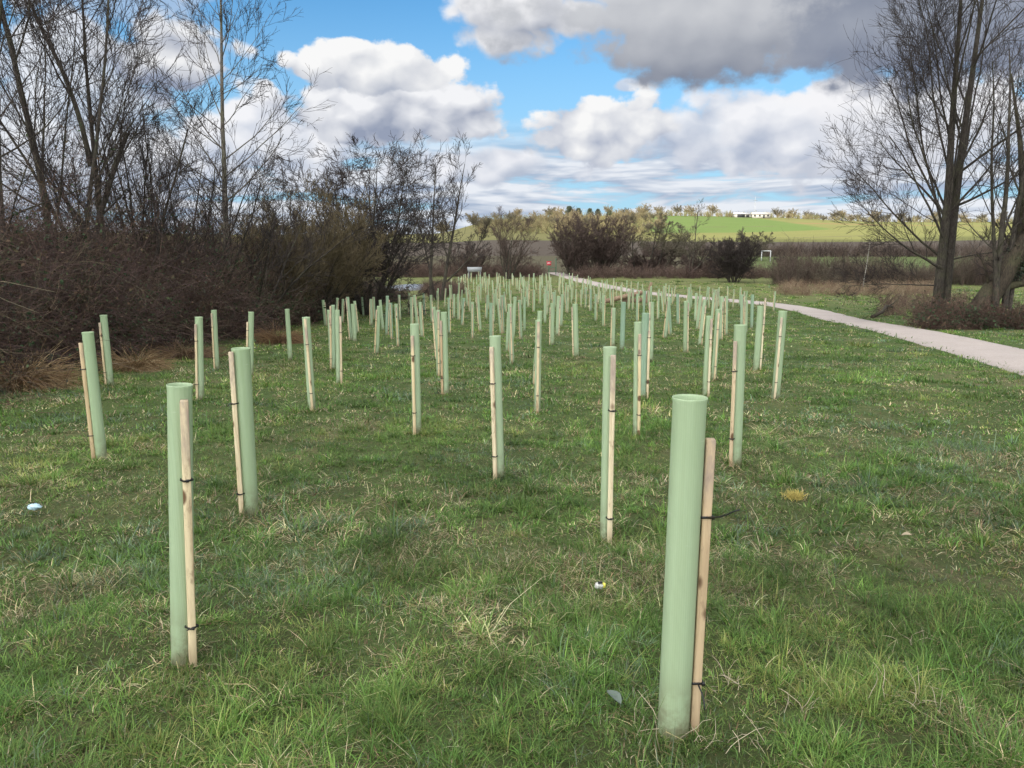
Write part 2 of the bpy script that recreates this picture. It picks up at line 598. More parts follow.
def ground_material():
    m, t, b = new_mat('ground')
    pos = t.n('ShaderNodeNewGeometry', None, 0)
    sp = m.node_tree.nodes.new('ShaderNodeSeparateXYZ')
    m.node_tree.links.new(pos, sp.inputs[0])
    X, Y = sp.outputs[0], sp.outputs[1]
    nbig = t.noise(pos, 0.35, 5, 0.6)
    nmid = t.noise(pos, 1.6, 6, 0.62, 0.4)
    nfin = t.noise(pos, 26.0, 7, 0.75)
    nst = t.noise(t.n('ShaderNodeMapping', None, 0, Vector=pos, Scale=(1, 0.45, 1)), 0.9, 6, 0.65, 0.6)
    g = t.mix(t.step(nmid, 0.35, 0.65), (0.060, 0.094, 0.026), (0.098, 0.132, 0.042))
    g = t.mix(t.step(nst, 0.50, 0.68, True, 0, 0.75), g, (0.19, 0.165, 0.085))
    g = t.mix(t.step(nfin, 0.44, 0.62, True, 0, 0.75), g, (0.035, 0.050, 0.016))
    soil = t.mix(nfin, (0.035, 0.028, 0.017), (0.13, 0.105, 0.062))
    near = t.step(Y, 12, 4)
    g = t.mix(t.m('MULTIPLY', t.step(nmid, 0.58, 0.50), t.m('MULTIPLY', near, 0.3)), g, soil)
    # strip of rank yellowish grass beyond the path
    yl = t.mix(nmid, (0.115, 0.14, 0.045), (0.175, 0.175, 0.072))
    yl = t.mix(t.step(nst, 0.48, 0.62, True, 0, 0.6), yl, (0.135, 0.105, 0.060))
    g = t.mix(t.m('MULTIPLY', t.step(t.m('MULTIPLY_ADD', nbig, 26, Y), 56, 84), 0.75), g, yl)
    # beyond the bushes: pitch, brown field, sunlit fields
    wob = t.m('MULTIPLY_ADD', t.noise(pos, 0.03, 3), 30.0, -15.0)
    Yw = t.m('ADD', Y, wob)
    pitch = t.mix(nmid, (0.075, 0.105, 0.035), (0.11, 0.13, 0.05))
    pitch = t.mix(t.step(X, 34, 42), (0.085, 0.075, 0.045), pitch)
    g = t.mix(t.step(Y, 104, 112), g, pitch)
    fs = t.noise(t.n('ShaderNodeMapping', None, 0, Vector=pos, Scale=(0.04, 0.30, 0.3)), 1.0, 6, 0.7)
    brown = t.mix(fs, (0.056, 0.044, 0.034), (0.105, 0.084, 0.064))
    g = t.mix(t.step(t.m('MULTIPLY_ADD', wob, 0.2, Y), 163, 168), g, brown)
    pale = t.mix(t.noise(t.n('ShaderNodeMapping', None, 0, Vector=pos, Scale=(0.012, 0.09, 0.05)), 1.0, 5, 0.6), (0.115, 0.118, 0.040), (0.165, 0.162, 0.056))
    g = t.mix(t.step(t.m('MULTIPLY_ADD', wob, 0.15, Y), 286, 292), g, pale)
    XY = t.m('DIVIDE', X, Y)                    # field boundaries run up the slope
    lush = t.mix(t.noise(pos, 0.05, 4), (0.078, 0.115, 0.030), (0.105, 0.145, 0.042))
    f1 = t.m('MULTIPLY', t.step(XY, 0.185, 0.195), t.step(t.m('MULTIPLY_ADD', X, 0.55, Y), 490, 480, True, 1, 0))
    lush_m = t.m('MULTIPLY', t.m('MULTIPLY', t.step(X, 62, 66), t.step(X, 158, 150)), t.step(t.m('MULTIPLY_ADD', X, -0.35, Y), 318, 326))
    g = t.mix(lush_m, g, lush)
    woodf = t.m('MULTIPLY', t.step(X, 60, 52), t.step(Y, 300, 305))
    g = t.mix(t.m('MULTIPLY', woodf, 0.7), g, (0.155, 0.140, 0.060))
    hl_ = t.m('FRACT', t.m('MULTIPLY', t.m('MULTIPLY_ADD', X, -0.22, Y), 1 / 74.0))
    hl_ = t.m('MULTIPLY', t.m('MULTIPLY', t.step(hl_, 0.02, 0.035), t.step(hl_, 0.075, 0.06)), t.m('MULTIPLY', t.step(Y, 300, 306), t.step(t.noise(pos, 0.06, 4), 0.42, 0.50)))
    g = t.mix(t.m('MULTIPLY', hl_, 0.8), g, (0.105, 0.090, 0.050))
    band = t.m('MULTIPLY', t.step(t.m('MULTIPLY_ADD', X, 0.2, Y), 455, 460), t.step(t.m('MULTIPLY_ADD', X, 0.2, Y), 470, 464))
    g = t.mix(t.m('MULTIPLY', t.m('MULTIPLY', band, t.step(X, 150, 160)), 0.8), g, (0.20, 0.12, 0.06))
    t.put(b.inputs['Base Color'], g)
    b.inputs['Roughness'].default_value = 0.95
    b.inputs['Specular IOR Level'].default_value = 0.1
    bh = t.m('MULTIPLY_ADD', nfin, 0.5, nmid)
    t.put(b.inputs['Normal'], t.n('ShaderNodeBump', None, 0, Strength=0.9, Distance=0.08, Height=bh))
    return m


def build_ground():
    s = np.linspace(-1, 1, 401)
    xs = 2.19 * np.sinh(7.0 * s) * 1.4
    s2 = np.linspace(-0.72, 1, 440)
    ys = 3.5 + 2.19 * np.sinh(7.0 * s2) * 1.6
    X, Y = np.meshgrid(xs, ys)
    Z = height(X, Y)
    V = np.stack([X.ravel(), Y.ravel(), Z.ravel()], 1)
    nx, ny = len(xs), len(ys)
    i = np.arange(ny - 1)[:, None] * nx + np.arange(nx - 1)[None]
    Q = np.stack([i, i + 1, i + nx + 1, i + nx], -1).reshape(-1, 4)
    o = obj('ground', mesh('ground', V, [Q], ground_material()))
    tag(o, kind='structure')


build_ground()


def build_path():
    m, t, b = new_mat('path_gravel')
    pos = t.n('ShaderNodeNewGeometry', None, 0)
    n1 = t.noise(pos, 0.8, 5, 0.6)
    n2 = t.noise(pos, 30, 5, 0.7)
    v = t.voro(pos, 55)
    c = t.mix(n1, (0.31, 0.262, 0.232), (0.46, 0.39, 0.345))
    c = t.mix(t.step(n2, 0.35, 0.75, True, 0, 0.65), c, (0.21, 0.18, 0.15))
    c = t.mix(t.step(t.noise(pos, 2.6, 5, 0.7), 0.56, 0.70, True, 0, 0.5), c, (0.22, 0.19, 0.145))
    c = t.mix(t.step(v, 0.1, 0.5, True, 0.25, 0.0), c, (0.62, 0.56, 0.54))
    t.put(b.inputs['Base Color'], c)
    b.inputs['Roughness'].default_value = 0.95
    t.put(b.inputs['Normal'], t.n('ShaderNodeBump', None, 0, Strength=0.5, Distance=0.02, Height=n2))
    d = np.gradient(PC, axis=0)
    nrm = norm(np.stack([-d[:, 1], d[:, 0]], 1))
    cols = np.array([-1.0, -0.93, -0.5, 0, 0.5, 0.93, 1.0])
    drop = np.array([-0.10, 0.03, 0.05, 0.06, 0.05, 0.03, -0.10])
    V = []
    for k, (c0, nn) in enumerate(zip(PC, nrm)):
        for cc, dr in zip(cols, drop):
            wv = 1.12 + 0.16 * (vnoise(np.array([c0[1] * 0.7 + cc]), np.array([cc * 3.0]), 9)[0] - 0.5)
            q = c0 + nn * cc * wv
            V.append((q[0], q[1], float(np.interp(q[1], _gy, _gz)) + dr))
    n = len(cols)
    i = np.arange(len(PC) - 1)[:, None] * n + np.arange(n - 1)[None]
    Q = np.stack([i, i + n, i + n + 1, i + 1], -1).reshape(-1, 4)
    tag(obj('path', mesh('path', np.array(V), [Q], m)), kind='structure')


build_path()


# ------------------------------------------------------------------ the cloud that shades the near ground (it drifts behind the camera, towards the sun)
def build_cloud():
    m, t, b = new_mat('cloud')
    nt = m.node_tree
    df = t.n('ShaderNodeBsdfDiffuse', None, 0, Color=(0.9, 0.9, 0.92, 1))
    tr = t.n('ShaderNodeBsdfTranslucent', None, 0, Color=(0.9, 0.9, 0.92, 1))
    t.put(nt.nodes['Material Output'].inputs[0], t.n('ShaderNodeMixShader', None, 0, i0=0.5, i1=df, i2=tr))
    alt = 480.0
    off = SUNV[:2] / SUNV[2] * alt
    mb = MB()
    g = np.random.default_rng(3)
    # unit sphere grid
    nu, nv = 40, 20
    u = np.linspace(0, 2 * math.pi, nu, endpoint=False)
    v = np.linspace(0.02, math.pi - 0.02, nv)
    S = np.stack([np.outer(np.sin(v), np.cos(u)), np.outer(np.sin(v), np.sin(u)), np.outer(np.cos(v), np.ones(nu))], -1).reshape(-1, 3)
    i = np.arange(nv - 1)[:, None] * nu
    j = np.arange(nu)[None]
    Q = np.stack([i + j, i + nu + j, i + nu + (j + 1) % nu, i + (j + 1) % nu], -1).reshape(-1, 4)
    for gx in np.linspace(-300, 300, 9):
        for gy in np.linspace(-60, 250, 6):
            c = np.array([gx + g.normal(0, 10), gy + g.normal(0, 8) if gy < 240 else gy - 8 + g.normal(0, 4), 0])
            r = np.array([62, 50, 36 + g.uniform(0, 26)])
            D = 1 + 0.25 * (vnoise(S[:, 0] * 3 + gx, S[:, 1] * 3 + S[:, 2] * 4 + gy, 7) - 0.5)
            P = S * r * D[:, None]
            P[:, 2] = np.where(P[:, 2] < 0, P[:, 2] * 0.35, P[:, 2])
            mb.add(P + c + np.array([off[0], off[1], alt]), Q)
    for gx in np.linspace(-520, -50, 7):
        for gy in np.linspace(300, 640, 6):
            c = np.array([gx + g.normal(0, 10) - (gy - 300) * 0.10, gy + g.normal(0, 8), 0])
            r = np.array([70, 62, 36 + g.uniform(0, 26)])
            D = 1 + 0.25 * (vnoise(S[:, 0] * 3 + gx, S[:, 1] * 3 + S[:, 2] * 4 + gy, 7) - 0.5)
            P = S * r * D[:, None]
            P[:, 2] = np.where(P[:, 2] < 0, P[:, 2] * 0.35, P[:, 2])
            mb.add(P + c + np.array([off[0], off[1], alt]), Q)
    o = obj('cloud', mb.mesh('cloud', m))
    tag(o, kind='structure')


build_cloud()


# ------------------------------------------------------------------ grass
def grass_colors(kind, n, g):
    base = np.array([[0.076, 0.148, 0.028], [0.120, 0.198, 0.040], [0.200, 0.225, 0.062], [0.470, 0.410, 0.240], [0.250, 0.175, 0.095], [0.130, 0.185, 0.105]])[kind]
    c = base * g.uniform(0.72, 1.3, (n, 1)) * g.uniform(0.9, 1.1, (n, 3))
    return c


def blades(x, y, ln, wd, nseg, lean, az, col, bend):
    """curved tapering blades rooted on the ground"""
    n = len(x)
    z = height(x, y) - 0.012
    P = np.stack([x, y, z], 1)
    dirh = np.stack([np.cos(az), np.sin(az), np.zeros(n)], 1)
    side = np.stack([-np.sin(az), np.cos(az), np.zeros(n)], 1)
    V = np.zeros((n, nseg * 2 + 1, 3))
    a = lean.copy()
    pos = P.copy()
    for k in range(nseg + 1):
        t = k / nseg
        w = wd * (1 - t ** 1.6) * 0.5
        if k < nseg:
            V[:, 2 * k] = pos - side * w[:, None]
            V[:, 2 * k + 1] = pos + side * w[:, None]
        else:
            V[:, 2 * k] = pos
        step = (ln / nseg)[:, None]
        pos = pos + step * (dirh * np.sin(a)[:, None] + np.array([0, 0, 1.0]) * np.cos(a)[:, None])
        a = a + bend / nseg
    b = (np.arange(n) * (nseg * 2 + 1))[:, None]
    qs = []
    for k in range(nseg - 1):
        qs.append(b + np.array([[2 * k, 2 * k + 1, 2 * k + 3, 2 * k + 2]]))
    q = np.concatenate(qs) if qs else np.zeros((0, 4), int)
    tr = b + np.array([[2 * nseg - 2, 2 * nseg - 1, 2 * nseg]])
    C = np.repeat(col, nseg * 2 + 1, axis=0)
    return V.reshape(-1, 3), q, tr, C


def build_grass():
    g = np.random.default_rng(21)
    Vs, Qs, Ts, Cs = [], [], [], []
    base = 0
    half = R(45)
    bands = [(1.1, 4.6, 14000, 0.0034, 3, 0.074), (4.6, 9.0, 6000, 0.0058, 3, 0.074), (9.0, 20.0, 1500, 0.013, 2, 0.070), (20.0, 52.0, 240, 0.028, 2, 0.080), (52.0, 96.0, 36, 0.07, 1, 0.11)]
    for bi, (r0, r1, den, wd, nseg, ln) in enumerate(bands):
        n = int(half * (r1 * r1 - r0 * r0) * den)
        per = 34
        ncl = max(1, n // per)
        rr = np.sqrt(g.uniform(r0 * r0, r1 * r1, ncl))
        aa = g.uniform(-half, half, ncl)
        cx, cy = rr * np.sin(aa), rr * np.cos(aa)
        lush = vnoise(cx * 1.3, cy * 1.3, 31) * 0.5 + vnoise(cx * 4.7, cy * 4.7, 32) * 0.5
        straw = vnoise(cx * 0.9 + 9, cy * 1.6, 33) * 0.5 + vnoise(cx * 5.1, cy * 5.1, 34) * 0.5
        keep = (cx > hedge_x(cy) + g.normal(0, 0.35, len(cx)) - 0.2) & (path_dist(cx, cy) > 0.98 + g.normal(0, 0.2, len(cx)))
        keep &= g.random(len(cx)) < np.clip((lush - 0.08) * 4.0, 0.78, 1)
        cx, cy, lush, straw = cx[keep], cy[keep], lush[keep], straw[keep]
        if bi < 3:                                     # tufts left standing round the foot of each guard
            for gx, gy, gr in GPOS:
                if r0 <= math.hypot(gx, gy) < r1:
                    k_ = 16 if bi < 2 else 9
                    th = g.uniform(0, 2 * math.pi, k_)
                    q = gr + 0.02 + np.abs(g.normal(0, 0.03, k_))
                    cx, cy = np.append(cx, gx + np.cos(th) * q), np.append(cy, gy + np.sin(th) * q)
                    lush, straw = np.append(lush, g.uniform(0.4, 0.85, k_)), np.append(straw, g.uniform(0.45, 0.9, k_))
        size = g.lognormal(0, 0.45, len(cx))
        k = np.maximum(8, size * per * 1.15).astype(int)
        ci = np.repeat(np.arange(len(cx)), k)
        m = len(ci)
        spread = (0.014 + 0.026 * g.random(len(cx))) * np.sqrt(size) * (1 if r1 < 10 else 2.4 if r1 < 25 else 5.0 if r1 < 60 else 9.0)
        ox, oy = g.normal(0, 1, m) * spread[ci], g.normal(0, 1, m) * spread[ci]
        x, y = cx[ci] + ox, cy[ci] + oy
        hfac = np.minimum(1.5, 0.34 + 1.5 * lush ** 1.8) * (0.7 + 0.6 * g.random(len(cx)))
        length = ln * hfac[ci] * g.lognormal(0, 0.40, m)
        az = np.where(g.random(m) < 0.78, np.arctan2(oy, ox) + g.normal(0, 0.55, m), g.uniform(0, 2 * math.pi, m))
        rad = np.hypot(ox, oy) / (spread[ci] + 1e-6)
        lean = np.abs(0.18 + 0.42 * rad + g.normal(0, 0.25, m))
        bend = np.abs(g.normal(1.35, 0.7, m))
        ps = np.clip((straw - 0.34) * 2.6, 0.12, 0.75)[ci]
        u = g.random(m)
        lc = vnoise(cx * 0.7 + 3, cy * 0.7, 36) * 0.6 + vnoise(cx * 3.3, cy * 3.3, 46) * 0.4 + g.normal(0, 0.12, len(cx))
        tk = np.select([lc < 0.30, lc < 0.52, lc < 0.73], [5, 0, 1], 2)      # each tuft has its own green
        gr = g.random(m)
        kind = np.where(u < ps * 0.6, 3, np.where(u < ps, 4, np.where(gr < 0.65, tk[ci], np.where(gr < 0.85, 1, 0))))
        dead = (kind == 3) | (kind == 4)
        lean = np.where(dead, lean + 0.65, lean)
        tint = ((0.72 + 0.75 * g.random(len(cx))) * (0.8 + 0.45 * vnoise(cx * 0.45, cy * 0.45, 39)) * (0.62 + 0.72 * vnoise(cx * 3.9, cy * 3.9, 47)))[ci][:, None]
        col = grass_colors(kind, m, g) * tint
        w = wd * g.uniform(0.55, 1.45, m)
        V, q, tr, C = blades(x, y, length, w, nseg, lean, az, col, bend)
        Vs.append(V); Cs.append(C)
        Qs.append(q + base); Ts.append(tr + base)
        base += len(V)
    # dead thatch lying between the tufts
    for r0, r1, den, wd in ((1.1, 4.6, 5200, 0.0036), (4.6, 9.0, 1900, 0.006), (9.0, 18.0, 420, 0.012)):
        m = int(half * (r1 * r1 - r0 * r0) * den)
        rr = np.sqrt(g.uniform(r0 * r0, r1 * r1, m))
        aa = g.uniform(-half, half, m)
        x, y = rr * np.sin(aa), rr * np.cos(aa)
        ok = (x > hedge_x(y) - 0.6) & (path_dist(x, y) > 1.05)
        x, y = x[ok], y[ok]
        m = len(x)
        kind = g.choice([3, 4, 4, 0, 5, 2], m)
        col = grass_colors(kind, m, g) * (0.55 + 0.5 * vnoise(x * 2.3, y * 2.3, 52))[:, None]
        V, q, tr, C = blades(x, y, g.uniform(0.02, 0.06, m), wd * g.uniform(0.6, 1.5, m), 2, np.abs(g.normal(1.0, 0.35, m)), g.uniform(0, 2 * math.pi, m), col, g.normal(0.6, 0.5, m))
        Vs.append(V); Cs.append(C)
        Qs.append(q + base); Ts.append(tr + base)
        base += len(V)
    me = mesh('grass', np.concatenate(Vs), [np.concatenate(Qs), np.concatenate(Ts)], M_GRASS, True, np.concatenate(Cs))
    tag(obj('grass', me), 'short rough winter turf with straw coloured thatch across the planted field', 'grass', kind='stuff')
    print('grass verts', base)


GPOS = []


# ------------------------------------------------------------------ tree guards: plastic tube, wooden stake, cable ties
def tube_material():
    m, t, b = new_mat('green_plastic')
    co = t.n('ShaderNodeTexCoord', None, 3)
    sp = m.node_tree.nodes.new('ShaderNodeSeparateXYZ')
    m.node_tree.links.new(co, sp.inputs[0])
    rnd = t.n('ShaderNodeObjectInfo', None, 5)
    streak = t.noise(t.n('ShaderNodeMapping', None, 0, Vector=co, Scale=(38, 38, 1.2)), 1.0, 4, 0.6)
    blot = t.noise(co, 9.0, 5, 0.65)
    ang = t.m('ARCTAN2', sp.outputs[0], sp.outputs[1])
    rib = t.m('SINE', t.m('MULTIPLY', ang, 44.0))
    c = t.mix(rnd, (0.385, 0.495, 0.29), (0.445, 0.55, 0.345))
    oc = m.node_tree.nodes.new('ShaderNodeSeparateColor')
    m.node_tree.links.new(t.n('ShaderNodeObjectInfo', None, 1), oc.inputs[0])
    c = t.mix(t.m('SUBTRACT', 1.0, oc.outputs[0]), c, (0.285, 0.42, 0.30))
    c = t.mix(t.step(streak, 0.35, 0.7, True, 0, 0.22), c, (0.56, 0.69, 0.47))
    dirt = t.m('MULTIPLY', t.step(sp.outputs[2], 0.30, 0.0), t.step(blot, 0.33, 0.58, True, 0.1, 0.95))
    c = t.mix(dirt, c, (0.22, 0.21, 0.12))
    c = t.mix(t.step(blot, 0.60, 0.8, True, 0, 0.25), c, (0.33, 0.42, 0.26))
    t.put(b.inputs['Base Color'], c)
    b.inputs['Roughness'].default_value = 0.42
    b.inputs['Specular IOR Level'].default_value = 0.4
    c = t.mix(t.step(rib, 0.2, 1.0, True, 0, 0.16), c, (0.30, 0.42, 0.235))
    scuff = t.noise(t.n('ShaderNodeMapping', None, 0, Vector=co, Scale=(6, 6, 22)), 1.0, 6, 0.75)
    c = t.mix(t.step(scuff, 0.62, 0.70, True, 0, 0.30), c, (0.60, 0.66, 0.52))
    t.put(b.inputs['Base Color'], c)
    t.put(b.inputs['Normal'], t.n('ShaderNodeBump', None, 0, Strength=0.35, Distance=0.002, Height=t.m('MULTIPLY_ADD', rib, 0.4, streak)))
    tr = t.n('ShaderNodeBsdfTranslucent', None, 0, Color=c)
    t.put(m.node_tree.nodes['Material Output'].inputs[0], t.n('ShaderNodeMixShader', None, 0, i0=0.3, i1=b.outputs[0], i2=tr))
    return m


def stake_material():
    m, t, b = new_mat('stake_wood')
    co = t.n('ShaderNodeTexCoord', None, 3)
    sp = m.node_tree.nodes.new('ShaderNodeSeparateXYZ')
    m.node_tree.links.new(co, sp.inputs[0])
    rnd = t.n('ShaderNodeObjectInfo', None, 5)
    sh = t.n('ShaderNodeVectorMath', {'operation': 'ADD'}, 0, i0=co, i1=t.vec(t.m('MULTIPLY', rnd, 9.0), 0.0, t.m('MULTIPLY', rnd, 31.0)))
    grain = t.noise(t.n('ShaderNodeMapping', None, 0, Vector=sh, Scale=(60, 60, 3.0)), 1.0, 5, 0.65, 0.5)
    blot = t.noise(t.n('ShaderNodeMapping', None, 0, Vector=sh, Scale=(14, 14, 5.0)), 1.0, 5, 0.7)
    c = t.mix(rnd, (0.60, 0.475, 0.27), (0.66, 0.57, 0.385))
    oc = m.node_tree.nodes.new('ShaderNodeSeparateColor')
    m.node_tree.links.new(t.n('ShaderNodeObjectInfo', None, 1), oc.inputs[0])
    c = t.mix(t.m('SUBTRACT', 1.0, oc.outputs[0]), c, (0.40, 0.255, 0.155))
    c = t.mix(t.step(grain, 0.42, 0.66, True, 0, 0.6), c, (0.36, 0.255, 0.15))
    c = t.mix(t.step(blot, 0.55, 0.68, True, 0, 0.7), c, (0.22, 0.145, 0.09))
    kn = t.voro(t.n('ShaderNodeMapping', None, 0, Vector=sh, Scale=(8, 8, 5)), 1.0)
    c = t.mix(t.step(kn, 0.22, 0.14), c, (0.13, 0.075, 0.04))
    c = t.mix(t.m('MULTIPLY', t.step(sp.outputs[2], 0.80, 1.0), t.step(blot, 0.3, 0.6, True, 0.1, 0.8)), c, (0.25, 0.20, 0.165))
    c = t.mix(t.step(sp.outputs[2], 0.16, 0.0, True, 0, 0.5), c, (0.25, 0.17, 0.10))
    t.put(b.inputs['Base Color'], c)
    b.inputs['Roughness'].default_value = 0.8
    b.inputs['Specular IOR Level'].default_value = 0.2
    t.put(b.inputs['Normal'], t.n('ShaderNodeBump', None, 0, Strength=0.4, Distance=0.002, Height=grain))
    return m


M_TUBE = tube_material()
M_STAKE = stake_material()
M_TIE = simple('black_nylon', (0.012, 0.012, 0.012), 0.45, 0.4, 0.1)


def tube_mesh(rad, top, sides=28):
    """hollow tube from the ground to 'top' (a vector), flared rolled rim"""
    L = float(np.linalg.norm(top))
    prof = [(1.00, -0.04), (1.00, L * 0.25), (0.995, L * 0.5), (1.0, L * 0.75), (1.0, L - 0.022), (1.025, L - 0.012), (1.045, L - 0.004), (1.035, L), (1.01, L - 0.006), (0.945, L - 0.022), (0.945, L * 0.5), (0.945, 0.0)]
    th = np.arange(sides) * 2 * math.pi / sides
    ax = norm(np.array(top, float))
    a = norm(np.cross(ax, np.array([0.0, 1, 0])))
    b = np.cross(ax, a)
    V = []
    for k, (f, z) in enumerate(prof):
        ov = 1 + 0.02 * np.sin(2 * th + 1.0)
        V.append(ax * z + rad * f * ov[:, None] * (np.cos(th)[:, None] * a + np.sin(th)[:, None] * b))
    n = len(prof)
    i = np.arange(n - 1)[:, None] * sides
    j = np.arange(sides)[None]
    Q = np.stack([i + (j + 1) % sides, i + j, i + sides + j, i + sides + (j + 1) % sides], -1).reshape(-1, 4)
    return mesh('tube', np.concatenate(V), [Q], M_TUBE)


def stake_mesh(p0, p1, w=0.026, yaw=0.0):
    """square sawn stake between two points, small chamfers, slightly uneven"""
    p0, p1 = np.array(p0, float), np.array(p1, float)
    ax = norm(p1 - p0)
    a = norm(np.array([math.cos(yaw), math.sin(yaw), 0]) - ax * (ax @ np.array([math.cos(yaw), math.sin(yaw), 0])))
    b = np.cross(ax, a)
    L = np.linalg.norm(p1 - p0)
    h, c = w / 2, 0.003
    ring = [(-h + c, -h), (h - c, -h), (h, -h + c), (h, h - c), (h - c, h), (-h + c, h), (-h, h - c), (-h, -h + c)]
    lev = [-0.05, 0.0, L * 0.3, L * 0.6, L - 0.004, L]
    V = []
    for k, z in enumerate(lev):
        s = 0.88 if k == len(lev) - 1 else 1 + 0.03 * math.sin(k * 2.1 + p0[0] * 9)
        for x, y in ring:
            V.append(p0 + ax * z + (a * x + b * y) * s)
    n = len(lev)
    q = [(i * 8 + j, i * 8 + (j + 1) % 8, (i + 1) * 8 + (j + 1) % 8, (i + 1) * 8 + j) for i in range(n - 1) for j in range(8)]
    e = (n - 1) * 8
    tr = [(e, e + j, e + j + 1) for j in range(1, 7)]
    return mesh('stake', np.array(V), [np.array(q), np.array(tr)], M_STAKE, False)


def hull2d(P):
    P = sorted(map(tuple, P))
    def half(pts):
        o = []
        for p in pts:
            while len(o) > 1 and (o[-1][0] - o[-2][0]) * (p[1] - o[-2][1]) - (o[-1][1] - o[-2][1]) * (p[0] - o[-2][0]) <= 0:
                o.pop()
            o.append(p)
        return o
    a, b = half(P), half(P[::-1])
    return np.array(a[:-1] + b[:-1])


def tie_mesh(ct, rad, cs, sw, z, tail, seed):
    """a nylon strap round tube and stake, with its loose end"""
    g = np.random.default_rng(seed)
    th = np.linspace(0, 2 * math.pi, 24, endpoint=False)
    ct, cs = np.array(ct), np.array(cs)
    dv = norm(cs - ct)
    pv = np.array([-dv[1], dv[0]])
    P = [tuple(ct + dv * (rad - 0.008) + pv * k) for k in (-0.007, 0.007)]
    h = sw / 2 + 0.0025
    P += [tuple(cs + dv * sx * h + pv * sy * h) for sx in (-1, 1) for sy in (-1, 1)]
    Hh = hull2d(P)
    n = len(Hh)
    c = Hh.mean(0)
    outw = norm(Hh - c)
    mb = MB()
    V = []
    for dz, off in ((-0.004, 0.0), (-0.004, 0.003), (0.004, 0.003), (0.004, 0.0)):
        V += [(q[0] + o[0] * off, q[1] + o[1] * off, z + dz) for q, o in zip(Hh, outw)]
    q = [(k * n + j, k * n + (j + 1) % n, ((k + 1) % 4) * n + (j + 1) % n, ((k + 1) % 4) * n + j) for k in range(4) for j in range(n)]
    mb.add(V, q)
    mb.box((cs[0] + (cs[0] - ct[0]) * 0.25, cs[1] - sw / 2 - 0.004, z), (0.010, 0.008, 0.011))
    if tail:
        d = np.array([[tail * 0.9, -0.35, 0.12]])
        pts, rad_ = curves(np.array([[cs[0], cs[1] - sw / 2 - 0.006, z]]), d, np.array([abs(tail)]), np.array([0.0032]), np.array([0.0026]), 6, 0.12, 0.10 if seed % 2 else -0.1, g)
        mb.tubes(pts, rad_, 5, True)
    return mb.mesh('cable_tie', M_TIE)


def guard(tx, ty, bx, by, wpx, a0, a1, frac, label, group=None, ties=(0.72, 0.2), tail=0.0, srot=None, teal=0.0, brown=0.0):
    """tx,ty / bx,by: top and base of the tube as measured; a0,a1: where the stake stands round it (0 = near side, + = right)"""
    p = at(bx, by)
    top = at_y(tx, ty, p[1]) - p
    d = math.hypot(p[0], p[1])
    L = np.linalg.norm(top)
    top = top * (np.clip(L, 1.02, 1.36) / L)
    top[1] += rng.normal(0, 0.012)
    L = np.linalg.norm(top)
    rad = float(np.clip(wpx * d / F / 2 / 1.03, 0.038, 0.064))
    e = empty('tree_guard', p, label, 'tree guard', group)
    GPOS.append((p[0], p[1], rad))
    tb = obj('tube', tube_mesh(rad, top, 32 if d < 10 else 16), e)
    tb.color = (1 - teal, 1, 1, 1)
    sw = 0.031 if d < 16 else 0.030
    view = math.atan2(p[0], p[1])

    def off(a):
        an = -math.pi / 2 + R(a) - view
        return np.array([math.cos(an), math.sin(an), 0]) * (rad + sw / 2 + 0.004)
    s0 = off(a0)
    s1 = top * frac + off(a1)
    sk = obj('stake', stake_mesh(s0, s1, sw, -view + (srot if srot is not None else rng.normal(0, 0.15))), e)
    sk.color = (1 - brown, 1, 1, 1)
    for k, f in enumerate(ties):
        z = top[2] * f
        ct = top[:2] * f
        cs = s0[:2] + (s1[:2] - s0[:2]) * (f / frac)
        obj('cable_tie', tie_mesh(ct, rad, cs, sw, z, tail if k == 0 else tail * 0.6, int(bx * 7 + k)), e)
    return e


ROW = 'tree guards planted in the field'
# nearest ones
guard(690, 397, 673, 735, 34, 105, 100, 0.885, 'largest pale green tree guard, brown stake on its right with long loose black tie', ROW, (0.665, 0.165), 0.17, brown=0.5)
guard(178, 385, 183, 660, 22, 35, 12, 0.955, 'tall pale green tree guard with sawn stake slanting across its front, second nearest', ROW, (0.68, 0.145), 0.03)
guard(241, 348, 250, 516, 17, -42, -55, 0.985, 'tree guard with weathered knotty stake on left, just behind the second nearest', ROW, (0.69, 0.155), -0.07)
guard(610, 347, 606, 541, 13, 22, 22, 0.965, 'slim tree guard with cream stake in front, immediately left of the largest guard', ROW, (0.69, 0.135), 0.0)
guard(495, 336, 499, 478, 11.5, -28, -28, 0.93, 'tree guard with grey-topped stake standing alone near the middle of the lawn', ROW, (0.68, 0.17), 0.03)
guard(741, 325, 735, 465, 12, -32, -30, 0.89, 'tree guard with short orange stake and loose tie, right behind the largest guard', ROW, (0.68, 0.2), -0.05, brown=0.35)
guard(414.5, 324, 417, 433, 9, -22, -25, 0.9, 'slim tree guard with cream stake, alone left of the middle of the field', ROW)
guard(88, 332, 102, 460, 9.5, -95, -95, 0.92, 'leaning tree guard with separate stake on its left, leftmost of the nearer guards', ROW, brown=0.3)
guard(638, 322, 636.5, 436, 7.5, 25, 22, 0.9, 'slim guard with bright stake in front of a darker blue-green one', ROW)
guard(538.5, 320, 537.3, 413, 6.5, 0, 0, 0.985, 'guard almost hidden behind its pale round-looking stake, centre of field', ROW)
guard(645.5, 313, 643, 398, 7.3, 60, 60, 0.8, 'dark blue-green guard directly behind the slim one with bright stake', ROW, teal=0.8)
guard(783, 311, 775.5, 399, 8, -8, -6, 0.93, 'guard leaning right with stake in front, rightmost of all on the lawn', ROW)
guard(306.5, 317, 312, 411, 7.5, 5, -10, 0.985, 'guard leaning left with cream stake down its front, alone before the bramble cluster', ROW)
